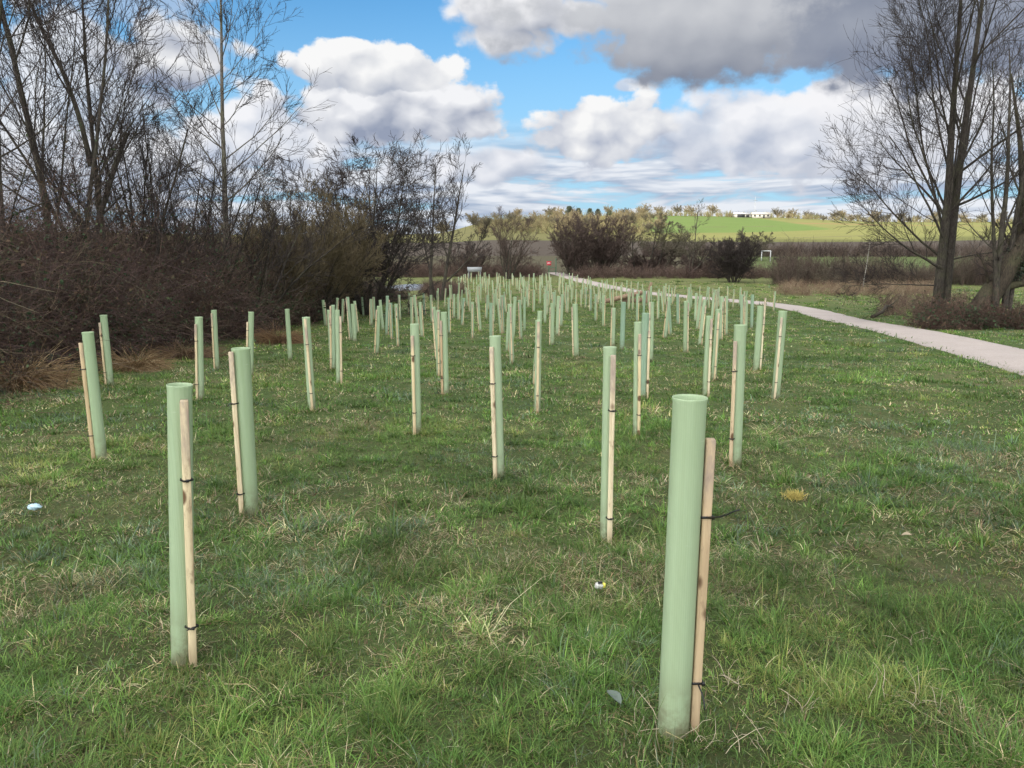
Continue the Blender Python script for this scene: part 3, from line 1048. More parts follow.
guard(709.5, 316, 705.5, 397, 6.8, 35, 28, 0.97, 'guard with speckled stake in front, left of the short-staked guard', ROW)
guard(104, 315, 110.5, 386, 6, -65, -65, 0.9, 'guard close to the brambles at far left with tan grass heap beside it', ROW)
guard(198.5, 317, 200.5, 400, 7, -40, -40, 0.92, 'guard with tan stake on left in front of the brambles', ROW)
guard(214, 310, 216.8, 369, 5, -40, -40, 0.95, 'thin guard close against the brambles, behind the tan-staked one', ROW)
guard(251, 312, 250.5, 376, 5.2, -70, -70, 0.85, 'upright pale guard before the brambles, straight above the knotty-staked guard', ROW)
guard(287, 309, 290.3, 360, 4.4, 170, 170, 0.9, 'plain pale guard without visible stake, leaning left near the brambles', ROW)
guard(444, 312, 446, 394, 6.2, -60, -50, 0.9, 'guard with reddish brown stake on left, nearest of a tight cluster of three', ROW, brown=0.6)
guard(438, 310, 438.5, 376, 4.5, 5, 5, 0.98, 'pale guard hidden behind its stake, middle of the tight cluster of three', ROW)
guard(433.5, 307, 437.5, 360, 4.2, -30, -30, 0.98, 'guard leaning left, leftmost of the tight cluster of three', ROW)
guard(760.5, 306, 756, 371, 6.2, 80, 95, 1.12, 'guard leaning right with taller pale stake standing free on its right', ROW)
guard(718, 309, 713.5, 380, 5.2, 15, 12, 0.95, 'pale guard leaning right just behind the speckled-staked guard', ROW)
guard(540, 311, 534.5, 384, 5, -10, -10, 0.85, 'guard with blue-green top showing above the pale round-looking stake', ROW)
guard(575, 304, 576.2, 357, 5.6, -60, -60, 0.95, 'pale guard standing alone in open grass, next left of the white-staked one', ROW)
guard(613.5, 308, 612.5, 346, 5.4, -35, -35, 1.0, 'guard with white stake seen over the top of the slim cream-staked guard', ROW)
guard(623.5, 302, 622, 349, 5.2, 180, 180, 0.9, 'dark blue-green guard beside the white-staked one, no stake in view', ROW, teal=0.9)
guard(652, 302, 650.8, 361, 4.6, -40, -40, 1.0, 'tan guard with knotted stake beside the dark blue-green guard', ROW)
guard(685.8, 301, 685.3, 352, 4.4, 55, 55, 0.97, 'straight guard with white stake on its right, in open grass before the path', ROW)

LC = 'tree guard in the crowded rows before the dark left scrub'
RC = 'tree guard in the crowded rows before the bend of the path'
MC = 'tree guard in the middle rows of the field'
for grp, lab, rows in (
    ('left rows of tree guards', LC, [
        (329, 310, 332, 368, 4), (333, 305, 333.5, 370, 4), (337, 310, 338.5, 384, 4.6), (323, 300, 325.5, 326, 2.8), (337.5, 298, 336.5, 326, 2.6), (343, 299, 342.2, 323, 2.4),
        (347.5, 297, 351.5, 340, 3), (352.5, 304, 355, 341, 4), (354.5, 301, 358, 333, 3), (362, 297, 363.5, 316, 2), (371, 299, 371.5, 325, 3), (373.5, 297, 374.5, 320, 2.6),
        (379, 306, 377, 354, 3.8), (380, 300, 383, 330, 3), (387.5, 295, 386.5, 335, 3), (390.5, 303, 391.5, 339, 3.4), (396, 304, 398, 346, 3.4), (399, 295, 400, 320, 2.6),
        (409, 293, 408.5, 314, 2.2), (411.5, 297, 412, 326, 3), (414, 294, 418, 330, 3), (420, 302, 422, 337, 3), (423.5, 293, 424.5, 315, 2.4), (431, 295, 432, 322, 2.8)]),
    ('middle rows of tree guards', MC, [
        (449, 298, 449.5, 333, 2.8), (454, 294, 454, 318, 2.6), (458, 294, 458.5, 320, 2.6), (464, 298, 462, 325, 2.8), (472.5, 302, 472.5, 338, 3.2), (477.5, 293, 480.5, 331, 2.8),
        (487.5, 295, 486.3, 319, 2.2), (491, 303, 491, 338, 3.6), (493.5, 290, 493.5, 322, 3.2), (498, 299, 501, 334, 3), (502, 292, 503, 333, 3), (510, 304, 512, 365, 4.8),
        (508.5, 312, 506.8, 352, 2.6), (515, 297, 513, 340, 3.4), (519.5, 300, 521, 339, 3.2), (524.5, 297, 524.5, 331, 2.6), (534, 290, 534, 312, 2.4), (540, 285, 540, 304, 2.2),
        (545, 289, 545, 323, 3.4), (547.5, 288, 547, 315, 2.6), (552.5, 303, 552, 345, 4.2), (553.5, 290, 553.5, 318, 2.8), (558.5, 296, 557, 335, 3.4), (562.5, 293, 561, 326, 3), (568, 287, 567.5, 313, 3.2)]),
    ('right rows of tree guards', RC, [
        (669.5, 298, 665, 338, 3.6), (668.8, 297, 670.7, 334, 2.6), (677.5, 286, 678, 324, 3.4), (696.5, 292, 695, 321, 3.2), (701, 294, 697, 329, 3.2), (705, 300, 699.5, 345, 3.6),
        (714, 293, 711.8, 320, 3.4), (722, 289, 720.8, 340, 4.2), (726.5, 296, 726, 335, 3.2), (742, 294, 741.5, 328, 3), (746, 301, 745.5, 334, 4.6), (752.5, 294, 751.5, 328, 3.4),
        (596, 294, 595.5, 321, 2.6), (604, 295, 603.5, 326, 3), (633, 288, 632.5, 310, 2), (637.5, 294, 637, 322, 2.4), (645, 290, 643.5, 315, 2.6), (658.5, 287, 658, 319, 2.6),
        (586, 287, 585.5, 308, 2.4), (591, 284, 590.5, 311, 2.4), (664, 286, 663.5, 305, 2.2), (689, 286, 688.5, 308, 2.2), (718, 286, 716.5, 312, 2.4), (709, 286, 709, 308, 2.2)])):
    for r_ in rows:
        a = float(rng.choice([-60, -30, 0, 30, 60, 150]))
        guard(*r_, a, a + rng.normal(0, 8), float(rng.uniform(0.88, 1.0)), lab, grp, (0.7, 0.18) if r_[4] > 3 else (0.7,), teal=float(rng.choice([0, 0, 0, 0.3, 0.7])), brown=float(rng.choice([0, 0, 0.3])))

build_grass()

# far rows: copies of a few upright guards
def far_proto(rad, a, frac, tint):
    e = empty('tree_guard', (0, 0, 0), 'small tree guard in the packed far rows below the bushes', 'tree guard', 'far rows of tree guards')
    top = np.array([0, 0, 1.2])
    obj('tube', tube_mesh(rad, top, 10), e)
    an = R(a)
    o = np.array([math.cos(an), math.sin(an), 0]) * (rad + 0.018)
    obj('stake', stake_mesh(o, top * frac + o, 0.03, an), e)
    return e


protos = [far_proto(r_, a, f, 0) for r_, a, f in ((0.052, -90, 0.96), (0.048, -140, 0.9), (0.055, -40, 0.93), (0.045, 60, 0.98), (0.05, -100, 1.02))]
g = np.random.default_rng(77)
cand = []
Y = 47.0
while Y < 108:
    wob = 0.8 * math.sin(Y * 0.21)
    xl = np.interp(Y, [47, 60, 80, 108], [-5.2, -5.0, -5.6, -4.6]) + wob * 0.3
    j = int(np.argmin(np.abs(PC[:, 1] - Y)))
    xr = PC[j, 0] - 1.9
    if Y > 70:
        xr = min(xr, PC[j, 0] - 1.6)
    x = xl + g.uniform(0, 1.0)
    while x < xr:
        cand.append((x + g.normal(0, 0.28), Y + g.normal(0, 0.45)))
        x += 1.75 + g.uniform(-0.2, 0.45)
    Y += 2.35
print('far guards', len(cand))
used = set()
for k, (x, y) in enumerate(cand[:190]):
    q = k % 5
    o = protos[q] if q not in used else copy_tree(protos[q])
    used.add(q)
    o.location = (x, y, H(x, y))
    o.rotation_euler = (g.normal(0, 0.035), g.normal(0, 0.045), g.choice([-0.3, 0, 0.2, 0.5]) + g.normal(0, 0.1))
    s = g.uniform(0.93, 1.06)
    o.scale = (1, 1, s)


# ------------------------------------------------------------------ bare trees
def bare_tree(name, loc, stems, levels, label, group=None, mat_t=M_BARK, mat_c=M_TWIG, seed=1, cat='tree', trunk_levels=1, sides=(9, 6, 4, 3, 3)):
    """stems: list of (offset, dir, length, r0, r1, wig, up); levels: list of offshoot settings"""
    g = np.random.default_rng(seed)
    e = empty(name, loc, label, cat, group)
    P, Rr, L = [], [], []
    for off, d, ln, r0, r1, wig, up in stems:
        p, r = curves(np.array([off], float), np.array([d], float), np.array([ln]), np.array([r0]), np.array([r1]), 14, wig, up, g)
        r[0, 0] *= 1.25
        P.append(p[0]); Rr.append(r[0]); L.append(ln)
    cur = (np.array(P), np.array(Rr), np.array(L))
    tr, cr = MB(), MB()
    tr.tubes(cur[0], cur[1], sides[0])
    for i, lv in enumerate(levels):
        cur = offshoots(*cur, g=g, **lv)
        (tr if i < trunk_levels else cr).tubes(cur[0], cur[1], sides[min(i + 1, 4)])
    obj('trunk', tr.mesh('trunk', mat_t), e)
    obj('crown', cr.mesh('crown', mat_c), e)
    return e


def lv(k, ang, lr, n=5, t0=0.25, t1=1.0, sd=0.2, fall=0.55, rr=0.5, rmin=0.005, wig=0.16, up=0.08, flat=0.0):
    return dict(k=k, ang=ang, lr=lr, n=n, t0=t0, t1=t1, sd=sd, fall=fall, rr=rr, rmin=rmin, wig=wig, up=up, flat=flat)


def spot(px, Y):
    x = at_y(px, 250, Y)[0]
    return (x, Y, H(x, Y) - 0.05)


TW = 0.0062
LT = 'bare trees behind the left scrub'


def fan(n, sp, ln, r, wig=0.07, up=0.012, off=0.3, ox=0.0, seed=0):
    g = np.random.default_rng(900 + seed)
    o = []
    for i in range(n):
        a = 2 * math.pi * i / n + g.uniform(-.25, .25)
        q = g.uniform(0.35, 1.0)
        o.append(((off * math.cos(a), off * math.sin(a), 0), (sp * q * math.cos(a) + ox, sp * q * math.sin(a), 1), ln * (1.05 - 0.25 * q) * g.uniform(0.85, 1.1), r * g.uniform(.7, 1.1), 0.012, wig, up))
    return o


def crown(k1, lr1=0.42, ang=0.65, up=0.05, t0=0.2, tw=TW, k2=6, k3=5, k4=3, fall=0.5):
    return [lv(k1, ang, lr1, 8, t0, fall=fall, rr=0.45, up=up, wig=0.085), lv(k2, 0.55, 0.52, 7, 0.15, fall=0.4, up=up, wig=0.08), lv(k3, 0.5, 0.58, 6, 0.12, fall=0.25, rmin=tw, up=up * 0.8, wig=0.08), lv(k4, 0.42, 0.68, 5, 0.15, fall=0.15, rmin=tw * 0.85, up=up * 0.8, wig=0.08)]


bare_tree('bare_tree', spot(60, 19), [((0, 0, 0), (-0.06, 0, 1), 11.5, 0.11, 0.02, 0.03, 0.01), ((0.2, 0.2, 0), (0.05, 0.1, 1), 9.5, 0.065, 0.02, 0.05, 0.02)], crown(14, 0.40),
          'bare dark tree with two leaning trunks, tallest at the left edge', LT, seed=101)
bare_tree('bare_tree', spot(78, 20.5), [((-0.3, 0, 0), (0.16, 0, 1), 6.0, 0.09, 0.06, 0.03, 0.0), ((0.55, 0, 4.8), (-0.05, 0, 1), 6.5, 0.07, 0.02, 0.04, 0.02), ((0.1, 0, 2.2), (-0.4, 0, 1), 6, 0.05, 0.015, 0.05, 0.02)], crown(12, 0.42),
          'bare tree with a curved trunk bending up, second from left edge', LT, seed=102)
bare_tree('bare_tree', spot(109, 22), [((0, 0, 0), (-0.02, 0, 1), 10, 0.10, 0.02, 0.03, 0.01), ((0.35, 0, 0), (0.34, 0, 1), 6.5, 0.06, 0.02, 0.05, 0.03)], crown(12, 0.38, 0.65),
          'bare tree with upright trunk and a limb leaning right, behind the brambles', LT, seed=103)
bare_tree('bare_tree', spot(10, 17), [((0, 0, 0), (-0.14, 0, 1), 9, 0.075, 0.02, 0.05, 0.01)], crown(13, 0.52, 0.95, 0.02),
          'bare spreading tree cut off by the left border of the photo', LT, seed=104)
bare_tree('bare_tree', spot(-55, 19), [((0, 0, 0), (-0.02, 0, 1), 10, 0.09, 0.02, 0.05, 0.01)], crown(13, 0.52, 0.9, 0.02),
          'bare tree mostly outside the left border, branches reaching in', LT, seed=114)
bare_tree('bare_tree', spot(146, 25), fan(6, 0.34, 7.8, 0.055, 0.05, seed=1), crown(7, 0.42, 0.6, 0.05, 0.3, TW * .85, 5, 3, 3),
          'bare many-stemmed tree with dense round crown left of the birch', LT, seed=105)
bare_tree('bare_tree', spot(192, 26), fan(7, 0.44, 6.8, 0.06, 0.05, seed=2), crown(7, 0.42, 0.6, 0.05, 0.3, TW * .9, 5, 4, 3),
          'bare many-stemmed tree with fine twiggy crown beside the birch trunk', LT, seed=106)
bare_tree('bare_tree', spot(243, 29), fan(9, 0.95, 6.4, 0.055, 0.06, 0.012, 0.3, 0.10, seed=3), crown(8, 0.44, 0.6, 0.04, 0.25, TW, 5, 4, 3),
          'bare tree with low spreading fan of twigs right of the birch', LT, seed=107)
bare_tree('birch_tree', spot(225, 30), [((0, 0, 0), (0.0, 0, 1), 14.2, 0.135, 0.02, 0.014, 0.006)],
          [lv(30, 0.80, 0.27, 8, 0.26, fall=0.4, rr=0.36, up=0.06, wig=0.07), lv(7, 0.6, 0.5, 7, 0.15, fall=0.4, up=0.02, wig=0.08), lv(5, 0.55, 0.55, 6, 0.15, fall=0.3, rmin=0.007, wig=0.08), lv(3, 0.45, 0.65, 5, 0.2, rmin=0.0065, up=-0.04, wig=0.08)], 'tall straight birch tree with pale trunk, standing free above the scrub', LT, M_BARK_L, M_TWIG, seed=108)

# middle distance, left
bare_tree('willow_bush', spot(303, 38), fan(24, 0.80, 5.9, 0.045, 0.07, 0.004, 0.8, seed=4), crown(9, 0.42, 0.5, 0.05, 0.12, 0.0095, 7, 5, 3),
          'dense olive-brown willow bush left of the branching tree', None, M_BARK, M_TWIG_O, seed=110, cat='bush')
bare_tree('willow_bush', spot(262, 34), fan(20, 0.95, 4.6, 0.04, 0.07, 0.003, 0.7, seed=5), crown(9, 0.42, 0.5, 0.05, 0.12, 0.0085, 7, 5, 3),
          'lower olive-brown willow bush at the end of the dark brambles', None, M_BARK, M_TWIG_O, seed=111, cat='bush')
bare_tree('bare_tree', spot(368, 44), fan(9, 0.66, 8.9, 0.13, 0.045, 0.004, 0.35, 0.06, seed=6), [lv(14, 0.85, 0.46, 8, 0.10, fall=0.35, rr=0.42, up=0.012, wig=0.09), lv(7, 0.65, 0.5, 7, 0.12, fall=0.3, up=0.015, wig=0.09), lv(5, 0.6, 0.55, 5, 0.1, fall=0.2, rmin=0.0115, up=0.01, wig=0.09), lv(3, 0.5, 0.65, 4, 0.15, fall=0.15, rmin=0.0105, up=0.01, wig=0.09)],
          'bare branching tree with several dark stems and spreading boughs, left of the twin trees', None, M_BARK, M_TWIG, seed=112)
bare_tree('bare_tree', spot(434, 60), [((-0.3, 0, 0), (-0.02, 0, 1), 10.2, 0.14, 0.02, 0.03, 0.01), ((0.5, 0, 0), (0.17, 0, 1), 10.5, 0.16, 0.02, 0.03, 0.01), ((0.1, 0.3, 0), (-0.28, 0, 1), 8.4, 0.09, 0.02, 0.04, 0.02), ((0.9, 0, 1.5), (0.8, 0, 0.6), 5, 0.07, 0.02, 0.06, 0.03)],
          crown(14, 0.32, 0.5, 0.05, 0.25, 0.0115, 6, 4, 3), 'pair of slim upright bare trunks in a V on the left skyline', None, M_BARK, M_TWIG, seed=113)


def bush(px, Y, wid, hgt, mat, label, seed, n=16, name='bush', group=None, twig=0.014, lean=0.0, dens=8, bark_=M_BARK):
    st = []
    gg = np.random.default_rng(seed)
    for i in range(n):
        a = 2 * math.pi * i / n + gg.uniform(-.2, .2)
        q = gg.uniform(0.15, 1.0)
        w = wid / hgt * 0.55
        st.append(((0.10 * wid * math.cos(a) * q, 0.10 * wid * math.sin(a) * q, 0), (w * math.cos(a) * q + lean, w * math.sin(a) * q, 0.9), hgt * (0.80 + 0.10 * (1 - q) + gg.uniform(-.1, .1)) * math.hypot(1, w * q * 0.8), 0.011 * hgt, 0.006, 0.06, 0.0))
    return bare_tree(name, spot(px, Y), st, [lv(dens + 2, 0.6, 0.38, 5, 0.08, up=0.02, fall=0.45), lv(8, 0.65, 0.5, 4, 0.1, rmin=twig, fall=0.3), lv(6, 0.6, 0.6, 3, 0.1, rmin=twig * 0.9, fall=0.15)], label, group, bark_, mat, seed, 'bush' if name != 'bare_tree' else 'tree')


bush(508, 100, 6.5, 8.0, M_TWIG_P, 'slender purple-brown alder bush left of the gap in the bushes', 201, 10, twig=0.014, dens=5)
bush(470, 108, 8, 4.4, M_TWIG_P, 'low purple bush behind the grey trough', 202, 14, twig=0.018)
bush(600, 112, 12.5, 8.4, M_TWIG_P, 'largest round purple-brown bush right of the red sign', 203, 26, twig=0.021, dens=9)
bush(574, 108, 7, 6.8, M_TWIG_P, 'narrow purple-brown bush standing directly behind the red sign', 213, 16, twig=0.019)
bare_tree('bare_tree', spot(652, 116), [((-2.5, 0, 0), (-0.22, 0, 1), 7.0, 0.14, 0.03, 0.07, 0.0), ((0, 0.4, 0), (0.0, 0, 1), 7.8, 0.16, 0.03, 0.07, 0.0), ((0.8, 0.4, 0), (0.25, 0, 1), 7.8, 0.14, 0.03, 0.07, 0.0), ((1.6, 0, 0), (0.45, 0, 1), 7.4, 0.13, 0.03, 0.07, 0.0), ((2.2, 0, 0), (0.95, 0, 0.7), 7.6, 0.12, 0.03, 0.08, 0.0)],
          [lv(13, 0.95, 0.45, 6, 0.28, up=0.0), lv(8, 0.75, 0.5, 5, up=0.0), lv(6, 0.65, 0.55, 4, rmin=0.02, fall=0.3), lv(3, 0.6, 0.6, 3, rmin=0.02, fall=0.2)], 'flat-topped spreading bare tree with mossy boughs above the middle bushes', None, M_BARK, M_TWIG_G, seed=204)
bush(650, 119, 14, 2.8, M_TWIG_P, 'wide low purple scrub bush under the flat-topped tree', 214, 26, twig=0.02)
bare_tree('bare_tree', spot(688, 104), [((0, 0, 0), (0.85, 0, 0.75), 6.5, 0.16, 0.03, 0.05, 0.0), ((0.3, 0, 0), (0.35, 0, 1.0), 9.6, 0.10, 0.02, 0.04, 0.01), ((0.3, 0.3, 0), (0.1, 0, 1.0), 6.0, 0.10, 0.02, 0.05, 0.01)],
          [lv(10, 0.6, 0.35, 6, 0.3, up=0.05), lv(7, 0.6, 0.5, 5), lv(5, 0.6, 0.55, 3, rmin=0.016)], 'leaning small bare tree with one thin shoot rising above the field', None, M_BARK, M_TWIG_G, seed=205)
bush(735, 92, 5.6, 5.2, M_TWIG, 'rounded dark twiggy bush alone at the right end of the row', 206, 22, twig=0.016, dens=9)
bush(787, 118, 4.6, 2.4, M_TWIG, 'low dark round bush in front of the white goal', 207, 18, twig=0.018)
bush(753, 150, 6.0, 5.8, M_TWIG_G, 'small dark tree at the edge of the sunlit field', 208, 8, 'bare_tree', twig=0.03, bark_=M_BARK)
bush(706, 106, 9, 3.4, M_TWIG_P, 'low purple bush filling the gap left of the rounded dark bush', 215, 18, twig=0.018)

# ------------------------------------------------------------------ right-hand trees
RG = 'bare trees at the right edge'
RY = 37.0
bare_tree('alder_tree', spot(945, RY), [
    ((-0.16, 0, 0), (0.004, 0, 1), 18, 0.24, 0.03, 0.010, 0.004), ((0.30, 0.2, 0), (0.02, 0, 1), 18.5, 0.26, 0.03, 0.010, 0.004),
    ((-0.15, 0.1, 4.4), (-0.30, 0.1, 1), 9.5, 0.065, 0.012, 0.035, 0.02), ((-0.15, -0.2, 2.6), (-1.0, 0.0, 0.30), 5.6, 0.070, 0.010, 0.045, 0.022), ((-0.15, 0.2, 3.2), (-0.80, 0.2, 0.72), 6.6, 0.058, 0.010, 0.045, 0.02),
    ((0.25, 0.2, 6.2), (-0.40, 0, 1.0), 9.0, 0.058, 0.012, 0.04, 0.02), ((0.4, 0.2, 7.0), (0.28, 0.1, 1), 9, 0.058, 0.012, 0.04, 0.02), ((-0.15, 0, 1.8), (-0.9, -0.1, -0.02), 4.6, 0.035, 0.010, 0.06, 0.0), ((0.4, 0.1, 3.0), (0.9, 0, 0.35), 4.0, 0.04, 0.010, 0.07, 0.01), ((-0.1, 0.1, 5.4), (-0.62, -0.2, 0.9), 7.2, 0.055, 0.012, 0.045, 0.02), ((-0.1, 0, 8.0), (-0.3, 0.1, 1.0), 7.5, 0.05, 0.012, 0.04, 0.02)],
    [lv(14, 0.6, 0.36, 8, 0.16, fall=0.3, rr=0.38, up=0.035, wig=0.075), lv(7, 0.55, 0.55, 7, 0.12, up=0.04, fall=0.3, wig=0.085), lv(4, 0.5, 0.6, 6, 0.12, rmin=0.0078, up=0.035, fall=0.2, wig=0.085), lv(2, 0.45, 0.7, 5, 0.2, rmin=0.0068, up=0.03, fall=0.15, wig=0.085)], 'tall twin-trunked bare tree with long limbs reaching left over the path', RG, M_BARK, M_TWIG, seed=301)
bare_tree('bare_tree', spot(1003, 33), [((0, 0, 0.0), (-0.08, 0, 1), 11.5, 0.15, 0.02, 0.035, 0.005), ((0.1, 0, 0.2), (-0.22, 0, 1), 11, 0.10, 0.015, 0.05, 0.02), ((0.5, 0.3, 0.0), (0.03, 0, 1), 14, 0.14, 0.02, 0.03, 0.01), ((0.7, 0.3, 0.2), (0.22, 0.1, 1), 12, 0.10, 0.015, 0.05, 0.01)],
          crown(10, 0.36, 0.65, 0.03, 0.25, 0.008, 5, 4, 2), 'thinner crooked bare tree right of the tall twin-trunked one', RG, M_BARK, M_TWIG, seed=302)
lt = bare_tree('leaning_tree', spot(975, 33.5), [((0, 0, -0.1), (0.50, 0, 0.86), 8.0, 0.52, 0.24, 0.025, 0.006), ((1.0, 0, 1.6), (0.95, 0, 0.30), 3.5, 0.2, 0.06, 0.06, 0.01), ((1.9, 0, 3.4), (0.1, 0, 1), 7.5, 0.2, 0.03, 0.04, 0.01)],
          [lv(11, 0.9, 0.28, 6, 0.15, rr=0.22, up=0.03), lv(6, 0.8, 0.5, 5), lv(6, 0.7, 0.5, 4, rmin=0.008), lv(3, 0.6, 0.55, 3, rmin=0.0075)], 'thick mossy trunk leaning steeply to the right border of the photo', RG, M_BARK_MOSS, M_TWIG, seed=303)


def leaves(center, ext, n, size, cols, seed, shell=0.0):
    """loose small leaves spread through an ellipsoid"""
    g = np.random.default_rng(seed)
    d = norm(g.normal(0, 1, (n, 3)))
    r = g.random(n) ** (1 / 3.0) * (1 - shell) + shell
    P = np.array(center) + d * r[:, None] * np.array(ext) * (0.75 + 0.5 * vnoise(d[:, 0] * 3 + 5, d[:, 1] * 3 + d[:, 2] * 4, seed))[:, None]
    u = norm(g.normal(0, 1, (n, 3)))
    v = norm(np.cross(u, g.normal(0, 1, (n, 3))))
    s = size * g.uniform(0.6, 1.4, n)[:, None]
    V = np.stack([P - u * s, P + v * s * 0.55, P + u * s, P - v * s * 0.55], 1).reshape(-1, 3)
    Q = np.arange(n * 4).reshape(-1, 4)
    c = np.array(cols)[g.integers(0, len(cols), n)] * g.uniform(0.7, 1.3, (n, 1))
    return V, Q, np.repeat(c, 4, axis=0)


def leaf_mesh(name, parts, mat):
    V, Q, C, b = [], [], [], 0
    for v, q, c in parts:
        V.append(v); Q.append(q + b); C.append(c); b += len(v)
    return mesh(name, np.concatenate(V), [np.concatenate(Q)], mat, False, np.concatenate(C))


GREENS = [(0.030, 0.045, 0.020), (0.045, 0.060, 0.025), (0.028, 0.036, 0.018)]
obj('ivy', leaf_mesh('ivy', [leaves((2.4, 0, 5.0), (0.8, 0.7, 1.9), 4500, 0.05, GREENS, 41), leaves((1.9, -0.1, 3.0), (0.6, 0.6, 0.9), 2200, 0.05, GREENS, 42)], M_LEAF), lt)


# ------------------------------------------------------------------ thickets (nobody could count their canes)
def thicket(name, label, cat, pts, ntuft, hgt, spread, cols, seed, canes=7, twigs=6, leafn=0, rc=0.007, rt=0.0035, arch=-0.16, leafcols=None, subt=0):
    """pts: (k,2) roots area sampler -> canes arching out of the ground with side twigs"""
    g = np.random.default_rng(seed)
    P = pts(g, ntuft)
    k = canes
    root = np.repeat(P, k, axis=0) + g.normal(0, 0.12, (len(P) * k, 2))
    z = height(root[:, 0], root[:, 1]) - 0.05
    hh = np.repeat(hgt(P[:, 0], P[:, 1]) * g.uniform(0.6, 1.15, len(P)), k) * g.uniform(0.6, 1.15, len(P) * k)
    a = g.uniform(0, 2 * math.pi, len(root))
    sp = np.abs(g.normal(0, spread, len(root)))
    D = np.stack([np.cos(a) * sp, np.sin(a) * sp, np.ones(len(root))], 1)
    p0 = np.stack([root[:, 0], root[:, 1], z], 1)
    L = hh * g.uniform(1.1, 1.7, len(root))
    cp, cr = curves(p0, D, L, np.full(len(root), rc), np.full(len(root), rc * 0.5), 7, 0.16, arch, g)
    # nothing below ground
    gz = height(cp[..., 0], cp[..., 1])
    cp[..., 2] = np.maximum(cp[..., 2], gz + 0.02)
    tp, tr_, tl = offshoots(cp, cr, L, twigs, 0.15, 1.0, 0.8, 0.3, 0.32, 0.3, 0.6, rt, 4, 0.25, -0.02, g)
    V1, Q1 = tube_arrays(cp, cr, 3)
    V2, Q2 = tube_arrays(tp, tr_, 3)
    cols = np.array(cols)
    tuftc = cols[g.integers(0, len(cols), len(P))]
    cc = np.repeat(tuftc, k, axis=0) * g.uniform(0.7, 1.35, (len(root), 1))
    tc = np.repeat(cc, twigs, axis=0) * g.uniform(0.75, 1.3, (len(tp), 1))
    Vs, Qs, Cs = [V1, V2], [Q1, Q2 + len(V1)], [np.repeat(cc, 21, axis=0), np.repeat(tc, 12, axis=0)]
    base = len(V1) + len(V2)
    if subt:
        sp_, sr_, sl_ = offshoots(tp, tr_, tl, subt, 0.1, 1.0, 0.8, 0.3, 0.5, 0.3, 0.7, rt * 0.8, 3, 0.25, -0.02, g)
        V3, Q3 = tube_arrays(sp_, sr_, 3)
        Vs.append(V3); Qs.append(Q3 + base); Cs.append(np.repeat(np.repeat(tc, subt, axis=0), 9, axis=0))
        base += len(V3)
    if leafn:
        idx = g.integers(0, len(tp), leafn)
        c = tp[idx, g.integers(1, 4, leafn)] + g.normal(0, 0.03, (leafn, 3))
        u = norm(g.normal(0, 1, (leafn, 3)))
        v = norm(np.cross(u, g.normal(0, 1, (leafn, 3))))
        s = (rc * 6 * g.uniform(0.5, 1.3, leafn))[:, None]
        V4 = np.stack([c - u * s, c + v * s * 0.6, c + u * s, c - v * s * 0.6], 1).reshape(-1, 3)
        lc = np.array(leafcols)[g.integers(0, len(leafcols), leafn)] * g.uniform(0.7, 1.3, (leafn, 1))
        iv = vnoise(c[:, 0] * 0.9 + c[:, 2] * 1.1, c[:, 1] * 0.55 + c[:, 2] * 0.8, 93) > 0.60          # patches of ivy in the tangle
        lc[iv] = np.array([0.034, 0.058, 0.026]) * g.uniform(0.6, 1.4, (int(iv.sum()), 1))
        Vs.append(V4); Qs.append(np.arange(leafn * 4).reshape(-1, 4) + base); Cs.append(np.repeat(lc, 4, axis=0))
    me = mesh(name, np.concatenate(Vs), [np.concatenate(Qs)], M_THICK, False, np.concatenate(Cs))
    return tag(obj(name, me), label, cat, kind='stuff')


def belt_left(y0, y1, d0, d1):
    def f(g, n):
        y = y0 * (y1 / y0) ** g.random(n)
        off = d0 + (d1 - d0) * g.random(n) ** 1.3
        x = hedge_x(y) - off
        return np.stack([x, y], 1)
    return f


def hl(x, y):
    d = hedge_x(y) - x
    return np.clip(0.95 + d * 0.75, 0.7, 3.1) * (0.8 + 0.4 * vnoise(x * 0.7, y * 0.5, 61))


BR = [(0.080, 0.053, 0.042), (0.102, 0.063, 0.045), (0.064, 0.046, 0.040), (0.100, 0.064, 0.056), (0.086, 0.058, 0.055), (0.135, 0.105, 0.068)]
DL = [(0.070, 0.056, 0.032), (0.048, 0.060, 0.028), (0.095, 0.062, 0.040), (0.040, 0.044, 0.030)]
thicket('bramble_thicket', 'dark brown tangle of bramble and scrub along the left side', 'brambles', belt_left(9.0, 26, 0.8, 6.4), 1500, hl, 0.55, BR, 401, 7, 6, 110000, 0.006, 0.0028, subt=2, leafcols=DL)
thicket('scrub', 'dark scrub continuing along the left edge towards the far trees', 'scrub', belt_left(24, 64, 0.0, 8.0), 1100, lambda x, y: hl(x, y) * np.interp(y, [24, 45, 64], [1.0, 0.9, 0.5]), 0.5, [(0.075, 0.050, 0.042), (0.06, 0.042, 0.034), (0.095, 0.060, 0.048), (0.085, 0.075, 0.045)], 402, 7, 7, 30000, 0.011, 0.007, -0.08, leafcols=DL)


thicket('bramble_canes', 'long pale arching canes standing out of the dark brambles', 'brambles', belt_left(9.5, 24, 0.6, 3.0), 32, lambda x, y: np.full(len(x), 2.3), 0.6, [(0.20, 0.15, 0.10), (0.15, 0.105, 0.08), (0.17, 0.145, 0.095)], 411, 3, 4, 0, 0.007, 0.004, -0.17)


def area(pxy, Y0, Y1):
    def f(g, n):
        y = g.uniform(Y0, Y1, n)
        px = g.uniform(pxy[0], pxy[1], n)
        return np.stack([(px - 512) / F * y * 1.0, y], 1)
    return f


